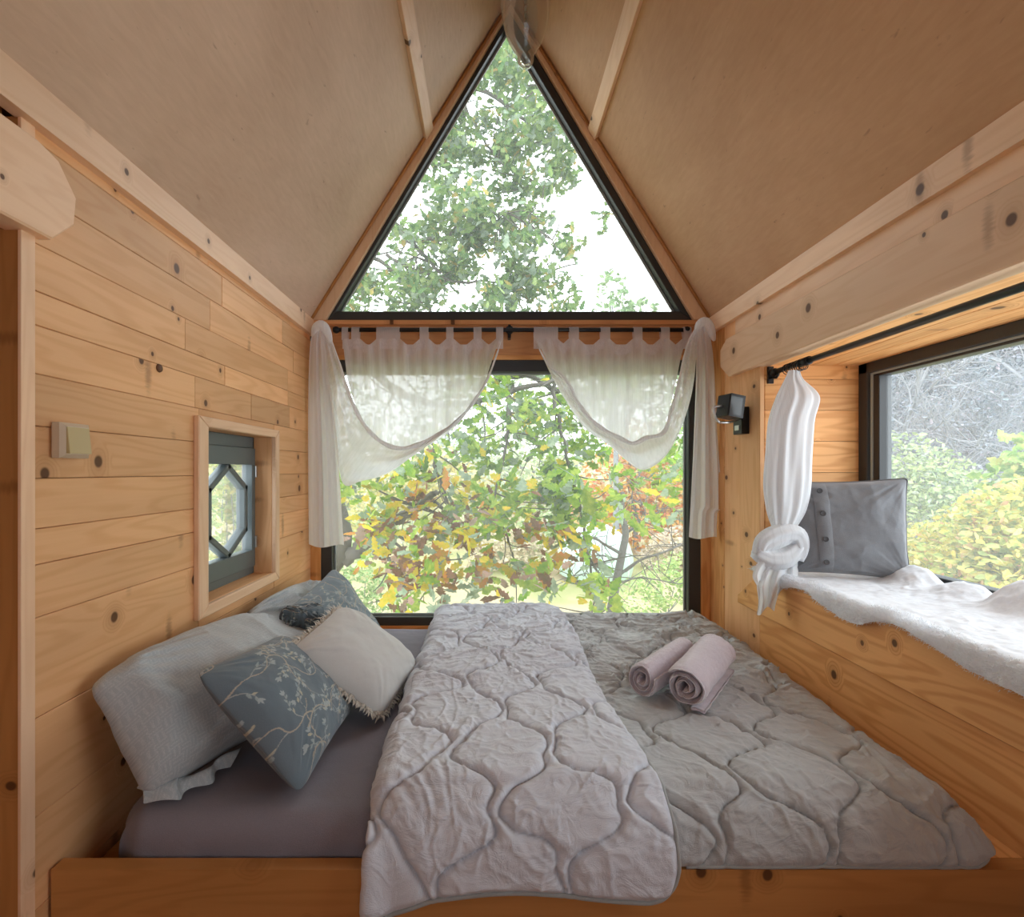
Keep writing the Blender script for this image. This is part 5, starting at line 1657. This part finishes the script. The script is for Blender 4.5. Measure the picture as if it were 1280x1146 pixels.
# the leaves that show largest, one object each, sharing a few meshes
leaf_mesh = {}
near_pos = np.array(near_pos[:300]); R = rand_rot(len(near_pos), r, .6, .5)
for i in range(len(near_pos)):
    pal, wts = near_pal[i]
    ci = int(r.choice(len(pal), p=np.asarray(wts) / np.sum(wts)))
    key = tuple(pal[ci])
    if key not in leaf_mesh:
        me = np_mesh('leaf', OAK[0], [OAK[1]], True)
        attr(me, 'col', np.tile([key], (len(OAK[0]), 1)), 'FLOAT_COLOR'); me.materials.append(LEAF); leaf_mesh[key] = me
    o = bpy.data.objects.new('leaf', leaf_mesh[key])
    M = Matrix([[*(R[i].T[k] * near_sz[i]), near_pos[i][k]] for k in range(3)] + [[0, 0, 0, 1]])
    link(o, M, oak)

# --- other planting seen through the big window
def at(x, y, Y): return tuple(cpx(x, y, Y))
def gb(x, Y):
    X = (x - 610) * Y / F_PX
    return (X, Y, ground_z(X, Y))


tree('maple_tree', 'round tree in orange autumn leaf beyond the white dome', 'tree', gb(795, 15), 1.2, [at(770, 600, 15), at(820, 610, 15), at(790, 650, 14.6), at(850, 640, 15), at(750, 640, 14.8), at(800, 560, 15.2)], [(1.1, .9, 1.0)] * 6, 3600, .17, [(.68, .33, .12), (.72, .46, .18), (.66, .28, .16), (.74, .52, .24), (.6, .40, .30)], [4, 4, 2, 2, 1.5], 61)
tree('shrub', 'yellow-leaved shrub behind the oak near the left curtain', 'shrub', gb(510, 11), .5, [at(500, 600, 11), at(540, 590, 11), at(470, 640, 11), at(570, 610, 11.4)], [(.8, .7, .7)] * 4, 2200, .13, [(.62, .55, .24), (.52, .50, .24), (.68, .62, .36), (.38, .42, .2)], [4, 3, 3, 1.5], 62)
tree('tree', 'tall slender green tree whose top shows low in the gable window', 'tree', gb(770, 13), 3.0, [at(765, 360, 13), at(770, 400, 13), at(750, 420, 13), at(800, 400, 13), at(770, 470, 13), at(740, 480, 13), at(810, 470, 13)], [(.42, .4, .5), (.7, .6, .6), (.6, .6, .6), (.6, .6, .6), (1.0, .9, .8), (.9, .8, .8), (.9, .8, .8)], 1700, .20, [(.27, .37, .20), (.34, .42, .24), (.22, .31, .17)], [3, 3, 2], 63)
back = [(430, 560, 20, 'pale green tree at the far edge of the meadow, left of the oak', PG), (560, 520, 24, 'misty grey-green tree far behind the oak branches', (.58, .64, .56)), (690, 540, 22, 'light green far tree left of the orange one', (.60, .68, .46)), (860, 540, 20, 'fresh green tree at the right edge of the big window', (.52, .64, .38)), (640, 600, 26, 'broad pale bush line at the top of the meadow', (.64, .66, .48)), (930, 560, 24, 'pale green tree hidden mostly by the right curtain', (.55, .62, .45)), (360, 560, 24, 'pale olive tree beyond the left curtain', (.56, .60, .44))]  # far leaf colours paled to imitate distance haze
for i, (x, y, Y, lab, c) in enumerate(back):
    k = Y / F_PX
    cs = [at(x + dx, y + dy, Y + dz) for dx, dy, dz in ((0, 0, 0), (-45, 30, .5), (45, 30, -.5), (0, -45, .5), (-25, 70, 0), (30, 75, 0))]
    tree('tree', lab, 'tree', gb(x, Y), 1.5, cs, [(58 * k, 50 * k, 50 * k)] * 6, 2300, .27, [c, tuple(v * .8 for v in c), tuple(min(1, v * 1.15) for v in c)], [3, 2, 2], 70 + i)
for i, (x, y, Y, lab, c) in enumerate(((470, 668, 15, 'low pale green bush at the meadow edge behind the oak trunk', (.52, .60, .36)), (585, 660, 16, 'wide straw-green bush at the meadow edge behind the oak leaves', (.62, .64, .40)), (690, 668, 15, 'low fresh green bush beside the white dome', (.48, .58, .32)), (640, 690, 12.5, 'dry beige bramble bush in the middle of the meadow', (.66, .58, .42)), (860, 690, 12, 'straw-coloured bramble bush behind the bare tree', (.66, .56, .44)))):
    k = Y / F_PX
    tree('bush', lab, 'bush', gb(x, Y), .3, [at(x + dx, y + dy, Y + dz) for dx, dy, dz in ((0, 0, 0), (-35, 8, .3), (35, 6, -.3), (-15, -14, 0), (18, -12, .2))], [(30 * k, 26 * k, 20 * k)] * 5, 1500, .13, [c, tuple(v * .78 for v in c), tuple(min(1, v * 1.2) for v in c)], [3, 2, 2], 170 + i)
tree('shrub', 'green shrub low in the right corner of the big window', 'shrub', gb(835, 7.5), .3, [at(830, 730, 7.5), at(860, 715, 7.6), at(800, 750, 7.4), at(880, 740, 7.6)], [(.42, .4, .36)] * 4, 1700, .075, [(.45, .58, .22), (.56, .66, .30), (.36, .50, .20)], [3, 3, 2], 81)
tree('shrub', 'small green shrub at the foot of the oak beside the left curtain', 'shrub', gb(455, 7.0), .3, [at(450, 735, 7), at(480, 745, 7), at(440, 700, 7.2)], [(.35, .3, .28)] * 3, 900, .075, [(.35, .48, .22), (.5, .6, .32)], [3, 3], 82)

# slender bare tree right of the dome
bt = thing('bare_tree', 'slender bare tree with forked grey trunk right of the white dome', 'tree', gb(765, 6.4))
r = np.random.default_rng(17)
tb = [tube_geo(spline([at(760, 790, 6.4), at(768, 740, 6.4), at(778, 690, 6.4), at(782, 665, 6.4), at(777, 640, 6.4), at(778, 615, 6.4)], 24), np.linspace(.07, .035, 24), 8)]
for pts, rd in (([(780, 668), (800, 655), (815, 645), (840, 630)], .022), ([(776, 692), (755, 680), (738, 672), (720, 700)], .024), ([(772, 720), (800, 700), (830, 690), (860, 676)], .022), ([(768, 738), (745, 712), (735, 705), (700, 735)], .02), ([(775, 700), (745, 695), (730, 720)], .014), ([(770, 730), (800, 722), (850, 730)], .012), ([(800, 655), (790, 620), (800, 590)], .012)):
    C = spline([at(a, b, 6.4 + r.normal(0, .12)) for a, b in pts], 16)
    tb.append(tube_geo(C, np.linspace(rd, .006, 16), 5))
    for q in range(14):
        p0 = C[r.integers(4, 16)]; d_ = r.normal(0, 1, 3) * (1, .6, 1) + np.array([.2, 0, .2]); p2 = p0 + d_ / np.linalg.norm(d_) * r.uniform(.2, .55)
        tb.append(tube_geo(spline([p0, (p0 + p2) / 2 + r.normal(0, .04, 3), p2], 5), np.linspace(.007, .003, 5), 4, cap=False))
V, F = join(tb); mk('trunk', V, F, plain('bark_pale', (.12, .11, .10), .9), bt, smooth=True)

# white dome tent
dm = thing('dome_tent', 'white dome tent standing in the meadow under the orange tree', 'tent', gb(748, 11.5))
bx, by, bz = gb(744, 11.5)
rd = .88
prof = [(rd * math.cos(a), cpx(0, 655, 11.5)[2] - rd + rd * math.sin(a)) for a in np.linspace(-.35, math.pi / 2 - .001, 14)]
V_, F_ = lathe_geo(prof, (bx, by), 28)
mk('cover', V_, F_, plain('tent_cloth', (.46, .62, .54), .6), dm, smooth=True)
for a in np.linspace(0, 2 * math.pi, 8, endpoint=False):
    tube('rib', [(bx + p[0] * 1.005 * math.cos(a), by + p[0] * 1.005 * math.sin(a), p[1]) for p in prof], .018, plain('tent_rib', (.75, .8, .78), .5), dm, 5)
V_, F_ = lathe_geo([(0.40, prof[-4][1] + .0), (.3, prof[-3][1] + .02), (.15, prof[-2][1] + .02), (.0, prof[-1][1] + .02)], (bx, by), 24)
mk('vent_cap', V_, F_, plain('tent_cap', (.85, .88, .86), .6), dm, smooth=True)

# --- outside the bench window
for i, (x, Y, h) in enumerate(((9.5, 11.5, 6.5), (12.5, 11.5, 7.5), (15.5, 12.5, 7.5), (12.0, 15.5, 8), (17, 15.5, 8), (8.6, 13.5, 7.5), (19, 13, 7.5))):
    r = np.random.default_rng(300 + i)
    b = (x, Y, ground_z(x, Y))
    t = thing('bare_tree', 'bare grey twiggy tree in the woodland beyond the bench window', 'tree', b, group='bare trees beyond the bench window')
    tubes_, tips = twig_tree(b, h, r, levels=4, spread=.75, rad=.10, kids=(5, 7), up=.25, first=.15)
    V, F = join(tubes_)
    mk('trunk', V, F, BARK_GREY, t, smooth=True)
    tips = np.array(tips); tips = tips[r.choice(len(tips), min(len(tips), 1400), replace=False)]
    pos = np.repeat(tips, 4, 0) + r.normal(0, .38, (len(tips) * 4, 3))
    V, F, C = scatter(SIMPLE, pos, r.uniform(.04, .11, len(pos)), r, [(.24, .26, .30), (.29, .29, .33), (.21, .24, .26), (.31, .27, .30)], [3, 3, 2, 1])
    mk('foliage', V, [F], LEAF_FAR, t, col=C, kind='stuff')


for i, (x, Y, h) in enumerate(((21, 20, 9), (25, 20, 10), (28, 19, 10), (19, 22, 9), (24, 25, 11), (24, 13, 10), (23, 8, 10), (26, 3.5, 11))):  # mist is put into the grey-violet leaf colours
    b = (x, Y, ground_z(x, Y))
    cs = [(x + dx, Y + dy, b[2] + h * z) for dx, dy, z in ((0, 0, .75), (-2, .5, .5), (2, -.5, .5), (0, .5, .3), (-1.5, -.5, .25), (1.8, .3, .25), (0, 0, .1))]
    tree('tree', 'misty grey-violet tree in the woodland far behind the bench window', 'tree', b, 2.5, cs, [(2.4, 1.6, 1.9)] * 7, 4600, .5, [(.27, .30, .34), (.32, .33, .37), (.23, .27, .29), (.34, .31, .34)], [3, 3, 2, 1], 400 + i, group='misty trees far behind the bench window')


def dirp(pxx, pyy, X):
    """point on a line of sight at given X (for the side windows)"""
    Y = X * F_PX / (pxx - 610)
    return tuple(px(pxx, pyy, Y))


def gx_(pxx, X):
    p = dirp(pxx, 588, X); return (p[0], p[1], ground_z(p[0], p[1]))


tree('shrub', 'light green shrub behind the grey bench cushion outside', 'shrub', gx_(1140, 7.5), .6, [dirp(1120, 580, 7.5), dirp(1150, 600, 7.4), dirp(1180, 620, 7.4), dirp(1110, 630, 7.5), dirp(1210, 640, 7.4), dirp(1160, 650, 7.2)], [(.75, .8, .62)] * 6, 4200, .10, [(.38, .45, .22), (.47, .53, .30), (.30, .38, .22), (.38, .42, .33)], [3, 3, 2, 2], 91)
tree('shrub', 'yellow shrub filling the lower part of the bench window', 'shrub', gx_(1220, 4.6), .4, [dirp(1160, 720, 4.7), dirp(1210, 715, 4.6), dirp(1260, 700, 4.5), dirp(1190, 690, 4.8), dirp(1250, 665, 4.7), dirp(1300, 690, 4.5), dirp(1140, 690, 4.9), dirp(1220, 760, 4.3), dirp(1150, 760, 4.5), dirp(1300, 760, 4.3), dirp(1290, 640, 4.7), dirp(1275, 730, 4.4), dirp(1240, 735, 4.4), dirp(1310, 720, 4.4)], [(.45, .5, .34)] * 14, 9000, .08, [(.62, .53, .12), (.52, .52, .14), (.42, .48, .15), (.66, .58, .24), (.62, .40, .19)], [4, 4, 3, 2, 1], 92)
tree('oak_sapling', 'green oak sprig rising before the woodland at the right frame edge', 'tree', gx_(1262, 5.3), 1.2, [dirp(1265, 600, 5.2), dirp(1278, 580, 5.2), dirp(1255, 630, 5.2), dirp(1300, 610, 5.2), dirp(1262, 555, 5.2)], [(.21, .26, .21), (.18, .26, .21), (.18, .24, .18), (.26, .26, .26), (.08, .13, .13)], 200, .16, [(.30, .44, .12), (.40, .50, .16), (.50, .48, .16)], [3, 3, 1], 93, tpl=OAK, mat=LEAF, trunk_r=.012, bark=BARK)
# --- outside the small hexagon window
tree('shrub', 'yellow-green shrub close outside the small hexagon window', 'shrub', (-3.0, 5.6, -1.15), .8, [(-2.7, 5.0, 1.5), (-3.2, 5.9, 1.2), (-3.0, 5.6, .6), (-3.7, 6.6, 1.5), (-2.9, 5.4, 2.0), (-2.8, 5.3, .1)], [(.42, .45, .42)] * 6, 2100, .12, [(.66, .62, .24), (.46, .54, .22), (.72, .66, .42), (.34, .42, .18)], [3, 3, 2, 2], 95, tpl=OAK, mat=LEAF)
